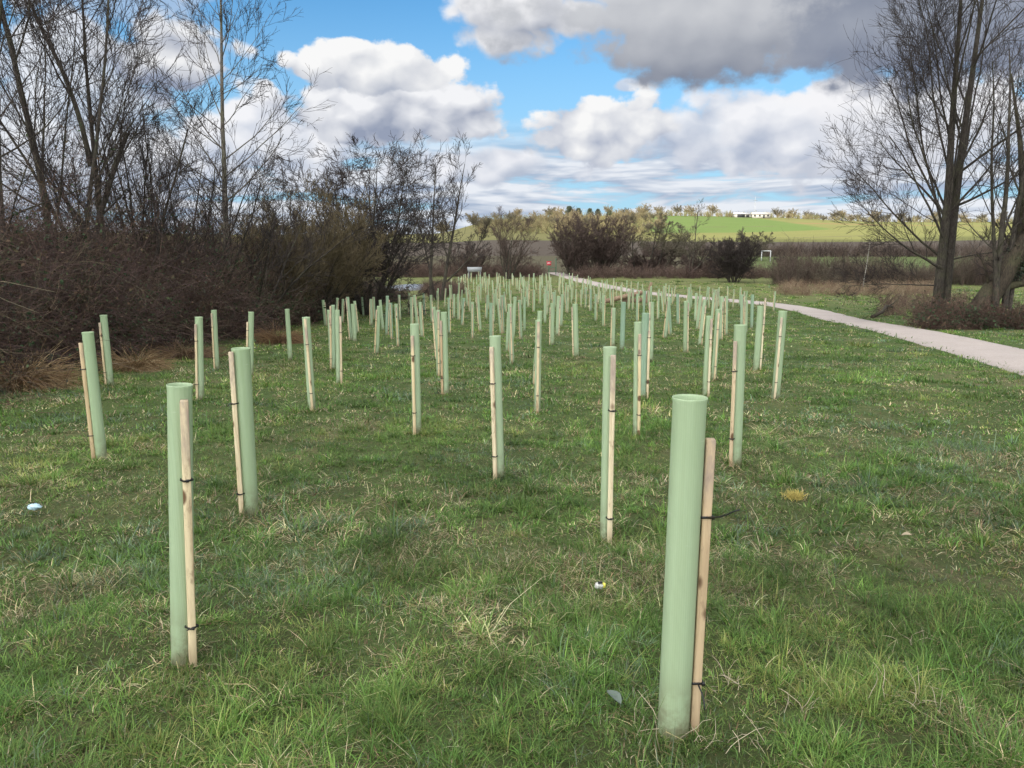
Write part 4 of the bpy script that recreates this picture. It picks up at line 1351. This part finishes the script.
PUR = [(0.098, 0.064, 0.052), (0.080, 0.054, 0.043), (0.112, 0.078, 0.058)]
thicket('bramble_bank', 'low reddish brambles at the foot of the middle bushes', 'brambles', area((575, 770), 100, 110), 420, lambda x, y: np.full(len(x), 1.3), 0.5, PUR, 403, 6, 6, 0, 0.022, 0.013)
thicket('undergrowth', 'reddish undergrowth on the left below the far twin trees', 'undergrowth', area((360, 540), 103, 116), 500, lambda x, y: np.full(len(x), 1.5), 0.5, PUR, 404, 6, 6, 0, 0.022, 0.013)
thicket('hedgerow', 'long brown hedge before the sports pitch on the right', 'hedge', area((770, 1100), 84, 93), 900, lambda x, y: 1.2 + 1.9 * vnoise(x * 0.35, y * 0.5, 73), 0.25, [(0.085, 0.06, 0.05), (0.11, 0.08, 0.06), (0.10, 0.085, 0.06)], 405, 6, 6, 0, 0.018, 0.011, 0.0)
thicket('far_hedge', 'thin dark hedge between the pitch and the brown field', 'hedge', area((640, 1100), 160, 166), 700, lambda x, y: np.full(len(x), 2.0), 0.25, [(0.07, 0.05, 0.042), (0.09, 0.065, 0.05)], 406, 5, 5, 0, 0.03, 0.02, 0.0)
thicket('bramble_heap', 'tangled dark brambles round the foot of the right trees', 'brambles', area((925, 1090), 30, 36), 420, lambda x, y: 0.45 + 0.75 * vnoise(x * 0.8, y * 0.8, 71), 0.7, [(0.075, 0.045, 0.036), (0.10, 0.06, 0.045), (0.06, 0.05, 0.035)], 407, 8, 7, 16000, 0.009, 0.005, -0.2, subt=1, leafcols=DL + [(0.12, 0.08, 0.05)])
thicket('dead_bracken', 'pale tan dead stalks along the foot of the long hedge', 'dead plants', area((775, 935), 66, 84), 520, lambda x, y: np.full(len(x), 0.7), 0.6, [(0.20, 0.14, 0.09), (0.15, 0.095, 0.065), (0.26, 0.20, 0.13)], 408, 7, 5, 0, 0.009, 0.006, -0.1)


thicket('brown_undergrowth', 'brown twiggy undergrowth left of the right trees, beyond the green verge', 'undergrowth', area((880, 965), 42, 62), 260, lambda x, y: 0.25 + 0.7 * vnoise(x * 0.6, y * 0.6, 72), 0.5, [(0.10, 0.065, 0.05), (0.15, 0.10, 0.075), (0.18, 0.13, 0.09)], 412, 6, 6, 0, 0.011, 0.007, -0.1)
thicket('low_scrub', 'low brown scrub round the foot of the twin trees', 'scrub', area((424, 462), 64, 80), 130, lambda x, y: np.full(len(x), 0.9), 0.5, PUR, 413, 6, 6, 0, 0.014, 0.009, -0.1)
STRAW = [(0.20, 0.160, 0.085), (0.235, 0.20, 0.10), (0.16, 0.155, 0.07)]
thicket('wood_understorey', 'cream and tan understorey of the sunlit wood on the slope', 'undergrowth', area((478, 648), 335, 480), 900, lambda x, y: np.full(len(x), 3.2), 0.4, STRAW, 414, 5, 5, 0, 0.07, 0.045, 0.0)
thicket('hilltop_hedge', 'thin tan hedge along the hilltop', 'hedge', area((640, 1060), 498, 520), 700, lambda x, y: np.full(len(x), 2.4), 0.4, STRAW, 415, 5, 5, 0, 0.07, 0.05, 0.0)


# ------------------------------------------------------------------ tufts of dead grass at the bramble foot
def dry_tuft(px, py, rx, hgt, label, seed, n=900, cols=((0.30, 0.20, 0.10), (0.24, 0.15, 0.075), (0.36, 0.27, 0.15))):
    g = np.random.default_rng(seed)
    p = at(px, py)
    p[:2] += (0.45, -0.35)
    p[2] = H(p[0], p[1])
    a = g.uniform(0, 2 * math.pi, n)
    r = np.abs(g.normal(0, 0.30, n)) * rx
    root = np.stack([p[0] + np.cos(a) * r, p[1] + np.sin(a) * r], 1)
    z = height(root[:, 0], root[:, 1]) - 0.02
    D = np.stack([np.cos(a) * 0.75 + 0.1, np.sin(a) * 0.75, np.full(n, 1.0)], 1)
    L = hgt * g.uniform(0.7, 1.7, n)
    c, rd = curves(np.column_stack([root, z]) - p, D, L, np.full(n, 0.0055), np.full(n, 0.0025), 6, 0.15, -0.27, g)
    c[..., 2] = np.maximum(c[..., 2], height(c[..., 0] + p[0], c[..., 1] + p[1]) - p[2] + 0.01)
    V, Q = tube_arrays(c, rd, 3)
    cc = np.array(cols)[g.integers(0, len(cols), n)] * g.uniform(0.7, 1.3, (n, 1))
    o = obj('dead_grass_tuft', mesh('dead_grass_tuft', V, [Q], M_DRY, False, np.repeat(cc, 18, axis=0)), None, p)
    tag(o, label, 'grass tuft', 'dead grass tufts along the brambles')


dry_tuft(4, 385, 0.75, 0.62, 'tan heap of dead grass at the left border', 501, 1100)
dry_tuft(122, 368, 0.6, 0.42, 'round tan tussock beside the guard close to the brambles at far left', 502, 900)
dry_tuft(172, 356, 1.1, 0.40, 'wide reddish clump of dead stems at the bramble foot', 503, 1000, ((0.16, 0.10, 0.06), (0.20, 0.13, 0.08), (0.26, 0.18, 0.1)))
dry_tuft(268, 342, 0.7, 0.55, 'orange-tan tussock right of the upright pale guard', 504, 900, ((0.24, 0.15, 0.08), (0.30, 0.19, 0.09), (0.20, 0.12, 0.07)))
dry_tuft(428, 293, 1.5, 0.9, 'pale dry clump by the grey puddle', 505, 700, ((0.26, 0.19, 0.13), (0.2, 0.14, 0.1)))

# ------------------------------------------------------------------ hilltop trees, woods, farm
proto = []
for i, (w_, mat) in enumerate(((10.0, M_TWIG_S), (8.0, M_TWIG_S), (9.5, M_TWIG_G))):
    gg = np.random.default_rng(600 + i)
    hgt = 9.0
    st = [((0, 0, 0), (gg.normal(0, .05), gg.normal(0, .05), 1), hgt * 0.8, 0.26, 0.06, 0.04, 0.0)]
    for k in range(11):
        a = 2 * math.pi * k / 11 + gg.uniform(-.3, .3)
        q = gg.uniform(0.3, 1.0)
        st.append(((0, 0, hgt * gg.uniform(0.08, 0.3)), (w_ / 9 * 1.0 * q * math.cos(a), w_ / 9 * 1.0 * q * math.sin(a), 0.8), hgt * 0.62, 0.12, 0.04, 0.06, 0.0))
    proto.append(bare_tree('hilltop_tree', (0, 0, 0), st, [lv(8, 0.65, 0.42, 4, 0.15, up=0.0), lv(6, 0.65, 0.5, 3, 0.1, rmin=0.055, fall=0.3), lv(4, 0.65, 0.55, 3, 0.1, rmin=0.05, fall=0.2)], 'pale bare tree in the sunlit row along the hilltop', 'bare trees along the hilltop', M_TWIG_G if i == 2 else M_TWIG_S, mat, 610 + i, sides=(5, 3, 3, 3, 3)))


def conifer_proto(w_, h_, label, seed):
    e = empty('pine_tree', (0, 0, 0), label, 'tree', 'dark evergreens on the hilltop')
    mb = MB()
    mb.tubes(np.array([[(0, 0, -0.2), (0, 0, h_ * 0.5), (0, 0, h_ * 0.95)]]), np.array([[0.25, 0.18, 0.05]]), 6)
    obj('trunk', mb.mesh('trunk', M_BARK), e)
    parts = []
    for k in range(7):
        zz = h_ * (0.28 + 0.68 * k / 6)
        rr = w_ * 0.5 * (1 - 0.55 * (k / 6) ** 1.5)
        parts.append(leaves((0.15 * math.sin(k * 2), 0.15 * math.cos(k * 3), zz), (rr, rr, h_ * 0.12), 500, 0.28, [(0.050, 0.062, 0.032), (0.065, 0.075, 0.040)], seed + k))
    obj('crown', leaf_mesh('crown', parts, M_LEAF), e)
    return e


def put(o, px, Y, s, rz):
    x = (px - 512) / F * Y
    o.location = (x, Y, H(x, Y) - 0.1)
    o.rotation_euler = (0, 0, rz)
    o.scale = (s, s, s * 0.95)


g = np.random.default_rng(9)
ht = []
for px in (498, 516, 548, 556, 606, 622, 640, 655, 672, 688, 706, 770, 786, 800, 812, 826, 838, 852, 866, 880, 893, 908, 922, 938, 955, 972, 990, 1008):
    ht.append((px, 512 + g.uniform(0, 60), g.uniform(0.7, 1.15)))
for px in (782, 818, 846, 872, 900, 930, 960):                                # nearer hedgerow trees
    ht.append((px, 470 + g.uniform(-10, 10), g.uniform(0.5, 0.8)))
used = set()
for k, (px, Y_, s) in enumerate(ht):
    q = 2 if px > 760 and k % 2 else k % 3
    o = proto[q] if q not in used else copy_tree(proto[q])
    used.add(q)
    put(o, px + g.uniform(-3, 3), Y_, s, g.uniform(0, 6.28))
    o['label'] = 'small tan tree in the hedgerow right of the yellow field' if k >= 28 else 'pale bare tree in the sunlit row along the hilltop'
    o['group'] = 'hedgerow trees by the yellow field' if k >= 28 else 'bare trees along the hilltop'
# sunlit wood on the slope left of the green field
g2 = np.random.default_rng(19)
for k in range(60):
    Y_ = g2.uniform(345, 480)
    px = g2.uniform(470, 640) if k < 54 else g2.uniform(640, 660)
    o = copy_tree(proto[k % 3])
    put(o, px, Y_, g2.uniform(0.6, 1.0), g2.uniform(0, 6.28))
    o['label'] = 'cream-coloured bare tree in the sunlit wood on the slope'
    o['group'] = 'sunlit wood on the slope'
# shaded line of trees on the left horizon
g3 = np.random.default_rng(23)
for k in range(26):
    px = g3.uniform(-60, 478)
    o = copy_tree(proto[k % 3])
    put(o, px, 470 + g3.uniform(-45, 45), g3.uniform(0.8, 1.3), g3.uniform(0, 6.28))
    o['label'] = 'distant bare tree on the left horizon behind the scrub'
    o['group'] = 'trees on the left horizon'
ev = conifer_proto(9, 9.5, 'broad dark evergreen standing out among the pale hilltop trees', 700)
put(ev, 568, 500, 0.8, 0.3)
EV = [('smaller dark evergreen next to the broad one on the hilltop', 577, 498, 0.66), ('dark evergreen in the middle of the hilltop row', 588, 502, 0.6), ('dark evergreen in a close pair on the hilltop', 596, 500, 0.55), ('round dark evergreen lowest on the slope', 607, 468, 0.6)]
for lab, px, Y_, s in EV:
    o = copy_tree(ev)
    o['label'] = lab
    put(o, px, Y_, s, px)

M_WHITE = simple('white_paint', (0.78, 0.77, 0.74), 0.6, 0.3, 0.06, 2.0)
M_GREYR = simple('sheet_roof', (0.42, 0.42, 0.42), 0.7, 0.3, 0.1, 2.0)
M_CREAM = simple('cream_render', (0.38, 0.355, 0.31), 0.8, 0.2, 0.1, 2.0)
M_ROOF = simple('slate_roof', (0.18, 0.18, 0.19), 0.8, 0.2, 0.15, 3.0)
M_DARK = simple('dark_opening', (0.03, 0.03, 0.032), 0.7, 0.2, 0.1)


def building(name, label, px, Y_, w_, d_, h_, rh, roofmat, wallmat, openings, rz=0.0):
    x = (px - 512) / F * Y_
    e = empty(name, (x, Y_, H(x, Y_) - 0.2), label, 'building')
    e.rotation_euler = (0, 0, rz)
    mb = MB().box((0, 0, h_ / 2), (w_, d_, h_))
    obj('wall', mb.mesh('wall', wallmat, False), e)
    V = [(-w_ / 2 - .3, -d_ / 2 - .4, h_), (w_ / 2 + .3, -d_ / 2 - .4, h_), (w_ / 2 + .3, d_ / 2 + .4, h_), (-w_ / 2 - .3, d_ / 2 + .4, h_), (-w_ / 2 - .3, 0, h_ + rh), (w_ / 2 + .3, 0, h_ + rh)]
    obj('roof', mesh('roof', np.array(V) + np.array([0, 0, 0.01]), [np.array([(0, 1, 5, 4), (2, 3, 4, 5), (0, 3, 2, 1)]), np.array([(0, 4, 3), (1, 2, 5)])], roofmat, False), e)
    for nm, cx, cz, ww, hh in openings:
        obj(nm, MB().box((cx, -d_ / 2 - 0.04, cz), (ww, 0.12, hh)).mesh(nm, M_DARK, False), e)


building('farm_shed', 'low grey farm shed with dark open front on the hilltop', 736, 500, 9.0, 6, 2.2, 1.0, M_GREYR, M_CREAM, [('doorway', -1.2, 1.1, 5.0, 1.8), ('doorway', 3.0, 1.0, 1.8, 1.6)], 0.1)
building('farmhouse', 'long white farm building right of the grey shed on the hilltop', 755, 496, 10.5, 6, 2.3, 1.4, M_CREAM, M_CREAM, [('window', -4, 1.6, 1.0, 1.1), ('window', -1, 1.6, 1.0, 1.1), ('door', 1.5, 1.05, 1.0, 2.1), ('window', 4, 1.6, 1.0, 1.1)], -0.12)
# mast behind the farm
x_ = (749 - 512) / F * 515
e = empty('mast', (x_, 515, H(x_, 515)), 'thin lattice mast rising behind the farm buildings', 'mast')
mb = MB()
for sx, sy in ((-1, -1), (1, -1), (1, 1), (-1, 1)):
    mb.tubes(np.array([[(sx * 0.7, sy * 0.7, 0), (sx * 0.35, sy * 0.35, 6), (sx * 0.08, sy * 0.08, 13)]]), np.array([[0.05, 0.04, 0.03]]), 4)
for k in range(8):
    z0, z1 = k * 1.5, k * 1.5 + 1.5
    r0, r1 = 0.7 - 0.05 * k, 0.7 - 0.05 * (k + 1)
    mb.tubes(np.array([[(-r0, -r0, z0), (r1, -r1, z1)], [(r0, r0, z0), (-r1, r1, z1)]]), np.full((2, 2), 0.022), 4)
obj('lattice', mb.mesh('lattice', simple('galvanised', (0.35, 0.36, 0.37), 0.5, 0.5, 0.1)), e)
obj('crossarm', MB().box((0, 0, 10.5), (3.0, 0.15, 0.15)).mesh('crossarm', M_ROOF, False), e)

def puddle():
    m, t, b = new_mat('still_water')
    b.inputs['Base Color'].default_value = (0.13, 0.14, 0.15, 1)
    b.inputs['Roughness'].default_value = 0.4
    c = at(409, 287.5)
    n = 40
    th = np.linspace(0, 2 * math.pi, n, endpoint=False)
    r = 1 + 0.35 * (vnoise(np.cos(th) * 1.5 + 4, np.sin(th) * 1.5, 88) - 0.5)
    V = np.stack([c[0] + np.cos(th) * 2.2 * r, c[1] + np.sin(th) * 6.0 * r, np.full(n, 0.0)], 1)
    V[:, 2] = height(V[:, 0], V[:, 1]).max() + 0.03
    Vb = V * np.array([1, 1, 0]) + np.array([0, 0, V[0, 2] - 0.5])
    q = np.array([(i, n + i, n + (i + 1) % n, (i + 1) % n) for i in range(n)])
    tr = np.array([(0, i, i + 1) for i in range(1, n - 1)])
    tag(obj('water', mesh('water', np.concatenate([V, Vb]), [q, tr], m, False)), kind='structure')


puddle()

# ------------------------------------------------------------------ goal, sign, barrier, logs, litter
M_WPLAST = simple('white_metal', (0.60, 0.60, 0.58), 0.4, 0.4, 0.05)


def goal():
    Y_ = 146.0
    x = (762.5 - 512) / F * Y_
    e = empty('goal', (x, Y_, H(x, Y_)), 'white football goal frame standing on the far pitch', 'goal')
    e.rotation_euler = (0, 0, R(-86))
    W, Hh = 4.2, 1.95
    for sx in (-1, 1):
        obj('post', MB().tubes(np.array([[(sx * W / 2, 0, -0.1), (sx * W / 2, 0, Hh)]]), np.full((1, 2), 0.08), 10, True).mesh('post', M_WPLAST), e)

    obj('crossbar', MB().tubes(np.array([[(-W / 2 - .07, 0, Hh + 0.0), (W / 2 + .07, 0, Hh + 0.0)]]), np.full((1, 2), 0.082), 10, True).mesh('crossbar', M_WPLAST), e)


goal()


def text_mesh(s, size, mat, depth=0.002):
    cu = bpy.data.curves.new('lettering', 'FONT')
    cu.body = s
    cu.size = size
    cu.align_x = 'CENTER'
    cu.align_y = 'CENTER'
    cu.extrude = depth
    o = bpy.data.objects.new('lettering', cu)
    COL.objects.link(o)
    dg = bpy.context.evaluated_depsgraph_get()
    me = bpy.data.meshes.new_from_object(o.evaluated_get(dg))
    bpy.data.objects.remove(o)
    me.materials.clear()
    me.materials.append(mat)
    return me


def sign():
    p = at(548.5, 274)
    Y_ = 110.0
    x = (548.5 - 512) / F * Y_
    e = empty('sign', (x, Y_, H(x, Y_)), 'small red notice on a green post at the end of the path', 'sign')
    M_RED = simple('red_sign', (0.62, 0.035, 0.06), 0.5, 0.4, 0.05)
    M_GRN = simple('green_post', (0.03, 0.17, 0.09), 0.5, 0.4, 0.1)
    obj('post', MB().tubes(np.array([[(0, 0, -0.1), (0, 0, 1.95)]]), np.full((1, 2), 0.045), 8, True).mesh('post', M_GRN), e)
    pn = obj('panel', MB().box((0, -0.06, 1.65), (0.62, 0.03, 0.55), 0, 0.006).mesh('panel', M_RED, False), e)
    mb = MB()
    for zz, ww in ((1.74, 0.42), (1.60, 0.46)):
        mb.box((0, -0.078, zz), (ww, 0.004, 0.055))
    obj('lettering', mb.mesh('lettering', M_WHITE, False), pn)
    # green kissing-gate post by the sign
    x2 = (555.5 - 512) / F * 111
    e2 = empty('gate_post', (x2, 111, H(x2, 111)), 'thin green gate post just right of the red notice', 'post')
    obj('post', MB().tubes(np.array([[(0, 0, -0.1), (0, 0, 2.3)]]), np.full((1, 2), 0.05), 8, True).mesh('post', M_GRN), e2)
    obj('rail', MB().tubes(np.array([[(0.0, 0, 0.5), (-0.95, 0.1, 0.5)], [(0.0, 0, 1.0), (-0.95, 0.1, 1.0)]]), np.full((2, 2), 0.03), 6, True).mesh('rail', M_GRN), e2)


sign()


def barrier():
    Y_ = 100.0
    x = (475 - 512) / F * Y_
    e = empty('trough', (x, Y_, H(x, Y_)), 'pale grey metal trough on legs below the twin trees', 'trough')
    m_ = simple('galvanised_sheet', (0.27, 0.28, 0.285), 0.45, 0.5, 0.15)
    w_, d_, z0, z1 = 1.7, 0.7, 0.9, 1.5
    V = [(-w_ / 2, -d_ / 2, z0), (w_ / 2, -d_ / 2, z0), (w_ / 2, d_ / 2, z0), (-w_ / 2, d_ / 2, z0), (-w_ / 2 - .08, -d_ / 2 - .08, z1), (w_ / 2 + .08, -d_ / 2 - .08, z1), (w_ / 2 + .08, d_ / 2 + .08, z1), (-w_ / 2 - .08, d_ / 2 + .08, z1),
         (-w_ / 2, -d_ / 2, z1), (w_ / 2, -d_ / 2, z1), (w_ / 2, d_ / 2, z1), (-w_ / 2, d_ / 2, z1), (-w_ / 2 + .05, -d_ / 2 + .05, z0 + .05), (w_ / 2 - .05, -d_ / 2 + .05, z0 + .05), (w_ / 2 - .05, d_ / 2 - .05, z0 + .05), (-w_ / 2 + .05, d_ / 2 - .05, z0 + .05)]
    Q = [(0, 3, 2, 1)] + [(i, (i + 1) % 4, 4 + (i + 1) % 4, 4 + i) for i in range(4)] + [(4 + i, 4 + (i + 1) % 4, 8 + (i + 1) % 4, 8 + i) for i in range(4)] + [(8 + i, 8 + (i + 1) % 4, 12 + (i + 1) % 4, 12 + i) for i in range(4)] + [(12, 13, 14, 15)]
    obj('basin', mesh('basin', np.array(V), [np.array(Q)], m_, False), e)
    for sx in (-1, 1):
        for sy in (-1, 1):
            obj('leg', MB().box((sx * (w_ / 2 - 0.1), sy * (d_ / 2 - .08), z0 / 2 - 0.03), (0.07, 0.07, z0 + 0.05)).mesh('leg', m_, False), e)


barrier()


def logs():
    c = at(627, 303)
    m_ = bark('log_bark', (0.15, 0.10, 0.065), (0.33, 0.24, 0.16))
    g = np.random.default_rng(44)
    spec = [('long fallen log slanting up to the right among the far guards', (-1.6, 0.0, 0.12), (1.2, 0.35, 0.75), 0.19, 0.15), ('shorter dark log beneath the slanting one', (-0.3, 0.45, 0.17), (1.5, 0.6, 0.2), 0.17, 0.15), ('upright dead stump at the right end of the logs', (1.5, 0.5, -0.1), (1.85, 0.55, 1.5), 0.20, 0.10)]
    for lab, a, b_, r0, r1 in spec:
        a, b_ = np.array(a), np.array(b_)
        p = c + np.array([a[0], a[1], 0])
        p[2] = H(p[0], p[1])
        P = np.linspace(0, 1, 9)[:, None] * (b_ - a)[None] + np.array([0, 0, a[2]])
        P[1:-1] += g.normal(0, 0.025, (7, 3))
        rr = np.linspace(r0, r1, 9) * g.uniform(0.9, 1.12, 9)
        e = empty('fallen_log', p, lab, 'log', 'old logs lying by the path')
        obj('trunk', MB().tubes(P[None], rr[None], 10, True).mesh('trunk', m_), e)
        k = 3
        bp = P[[3, 5, 7]]
        cp, cr = curves(bp, g.normal(0, 0.6, (3, 3)) + np.array([0, 0, 0.7]), np.full(3, 0.4), np.full(3, 0.04), np.full(3, 0.012), 5, 0.15, 0.05, g)
        obj('branch_stub', MB().tubes(cp, cr, 6, True).mesh('branch_stub', m_), e)


logs()

# stems on the right verge
def stem(px, py, top_py, r, mat, label, seed):
    p = at(px, py)
    hgt = at_y(px, top_py, p[1])[2] - p[2]
    bare_tree('sapling', p, [((0, 0, -0.05), (0.03, 0, 1), hgt, r, r * 0.35, 0.03, 0.03)], [lv(6, 0.7, 0.25, 5, 0.5, rmin=0.008), lv(4, 0.7, 0.5, 4, rmin=0.007)], label, None, mat, M_TWIG_G, seed, 'sapling', trunk_levels=0)


stem(863, 288, 240, 0.055, simple('pale_bark', (0.27, 0.25, 0.21), 0.8, 0.2, 0.2), 'pale straight sapling stem on the verge left of the right trees', 801)
stem(798, 284, 252, 0.07, M_TWIG_G, 'tan sapling stem before the hedge, left of the pale one', 802)
stem(824, 280, 255, 0.06, M_TWIG_S, 'short leaning yellowish sapling stem in front of the long hedge', 803)


def branch_on_ground():
    p0, p1 = at(872, 318), at_y(905, 291, at(905, 306)[1])
    pts, rd = curves(np.zeros((1, 3)), (p1 - p0)[None], np.array([np.linalg.norm(p1 - p0)]), np.array([0.10]), np.array([0.045]), 8, 0.06, 0.0)
    pts[0, :, 2] += 0.06
    e = empty('fallen_branch', p0, 'fallen branch propped up in front of the right bramble heap', 'branch')
    obj('limb', MB().tubes(pts, rd, 8, True).mesh('limb', M_BARK_MOSS), e)
    c = offshoots(pts, rd, np.array([2.5]), 6, 0.3, 1, 0.8, n=4, lr=0.4)
    obj('twig', MB().tubes(c[0], c[1], 5).mesh('twig', M_BARK), e)


branch_on_ground()


def crumple(px, py, size, mat, label, name, cat, seed, flat=0.45):
    """crumpled sheet litter: a folded, dented closed skin"""
    g = np.random.default_rng(seed)
    p = at(px, py)
    nu, nv = 16, 9
    u = np.linspace(0, 2 * math.pi, nu, endpoint=False)
    v = np.linspace(0.08, math.pi - 0.08, nv)
    S = np.stack([np.outer(np.sin(v), np.cos(u)), np.outer(np.sin(v), np.sin(u)), np.outer(np.cos(v), np.ones(nu))], -1).reshape(-1, 3)
    S = S * (0.75 + 0.55 * g.random((len(S), 1))) * np.array([1.0, 0.65, flat]) * size
    i = np.arange(nv - 1)[:, None] * nu
    j = np.arange(nu)[None]
    Q = np.stack([i + j, i + nu + j, i + nu + (j + 1) % nu, i + (j + 1) % nu], -1).reshape(-1, 4)
    o = obj(name, mesh(name, S, [Q], mat, False), None, p + np.array([0, 0, 0.055 + size * flat * 0.4]))
    tag(o, label, cat)
    return o


M_LIT = simple('dirty_white_film', (0.60, 0.59, 0.54), 0.5, 0.4, 0.35, 60.0)
M_BLUE = simple('pale_blue_film', (0.44, 0.60, 0.66), 0.35, 0.5, 0.1, 20)
crumple(35, 516, 0.045, M_BLUE, 'crumpled pale blue wrapper in the grass on the left', 'wrapper', 'litter', 901)
w_ = crumple(599, 597, 0.026, M_LIT, 'small white wrapper with black and yellow ends, in the grass before the largest guard', 'wrapper', 'litter', 902, 0.6)
M_YEL = simple('yellow_print', (0.72, 0.66, 0.10), 0.4, 0.4, 0.1)
mbk = MB().box((0.003, -0.012, 0.022), (0.022, 0.012, 0.008), 0.2)
obj('black_mark', mbk.mesh('black_mark', M_TIE, False), w_)
obj('yellow_mark', MB().box((0.024, -0.004, 0.004), (0.012, 0.018, 0.022), 0.3).mesh('yellow_mark', M_YEL, False), w_)


def yellow_tuft():
    g = np.random.default_rng(5)
    p = at(795, 499)
    n = 260
    a = g.uniform(0, 6.28, n)
    D = np.stack([np.cos(a) * 0.6, np.sin(a) * 0.6, np.ones(n)], 1)
    c, rd = curves(np.stack([g.normal(0, 0.03, n), g.normal(0, 0.03, n), np.zeros(n)], 1), D, g.uniform(0.04, 0.075, n), np.full(n, 0.0022), np.full(n, 0.0010), 4, 0.2, -0.1, g)
    V, Q = tube_arrays(c, rd, 3)
    col = np.array([0.58, 0.48, 0.15]) * g.uniform(0.7, 1.2, (n, 1))
    tag(obj('yellow_moss', mesh('yellow_moss', V, [Q], M_DRY, False, np.repeat(col, 12, axis=0)), None, p), 'small bright yellow tuft in the grass right of the largest guard', 'plant')


yellow_tuft()


def leaf(px, py, size, col, label, seed, rot):
    p = at(px, py)
    n = 9
    V, Q = [], []
    for i in range(n):
        t = i / (n - 1)
        w = size * 0.32 * math.sin(math.pi * min(1, t * 0.96 + 0.03)) ** 0.8
        z = 0.06 + 0.012 * math.sin(t * 3.1)
        for s in (-1, 0, 1):
            V.append(((t - 0.5) * size, s * w, z + (0.006 if s else 0)))
        for s in (-1, 0, 1):
            V.append(((t - 0.5) * size, s * w, z + (0.006 if s else 0) - 0.0012))
    for i in range(n - 1):
        for k in (0, 1):
            a = i * 6 + k
            Q += [(a, a + 6, a + 7, a + 1), (a + 3, a + 4, a + 10, a + 9)]
    m_ = simple('leaf_' + str(seed), col, 0.6, 0.3, 0.2, 30)
    o = obj('fallen_leaf', mesh('fallen_leaf', np.array(V), [np.array(Q)], m_), None, p)
    o.rotation_euler = (0.15, -0.2, rot)
    tag(o, label, 'leaf')


leaf(609, 712, 0.075, (0.12, 0.15, 0.12), 'grey-green fallen leaf lying left of the largest guard', 1, 2.2)
leaf(908, 545, 0.06, (0.28, 0.23, 0.15), 'pale tan dead leaf in the grass on the right', 2, -0.5)


# dry pale stalks in the near grass
def stalks():
    g = np.random.default_rng(70)
    roots = []
    for px, py, n, s in ((905, 642, 7, 0.035), (795, 712, 9, 0.03), (733, 690, 9, 0.05), (925, 705, 10, 0.06), (745, 745, 5, 0.05), (835, 560, 4, 0.03), (690, 742, 7, 0.05), (540, 690, 5, 0.05), (660, 735, 6, 0.06), (880, 700, 5, 0.06)):
        p = at(px, py)
        for _ in range(n):
            roots.append((p[0] + g.normal(0, s), p[1] + g.normal(0, s)))
    r = np.array(roots)
    n = len(r)
    z = height(r[:, 0], r[:, 1])
    a = g.uniform(0, 6.28, n)
    D = np.stack([np.cos(a) * 0.6, np.sin(a) * 0.6, np.ones(n)], 1)
    c, rd = curves(np.column_stack([r, z]), D, g.uniform(0.06, 0.17, n), np.full(n, 0.0016), np.full(n, 0.0008), 6, 0.22, -0.18, g)
    V, Q = tube_arrays(c, rd, 4)
    col = np.array([0.62, 0.53, 0.38]) * g.uniform(0.6, 1.1, (n, 1))
    tag(obj('dry_stalks', mesh('dry_stalks', V, [Q], M_DRY, True, np.repeat(col, 24, axis=0))), 'bleached dry stalks sticking out of the near grass', 'dry stalks', kind='stuff')


stalks()
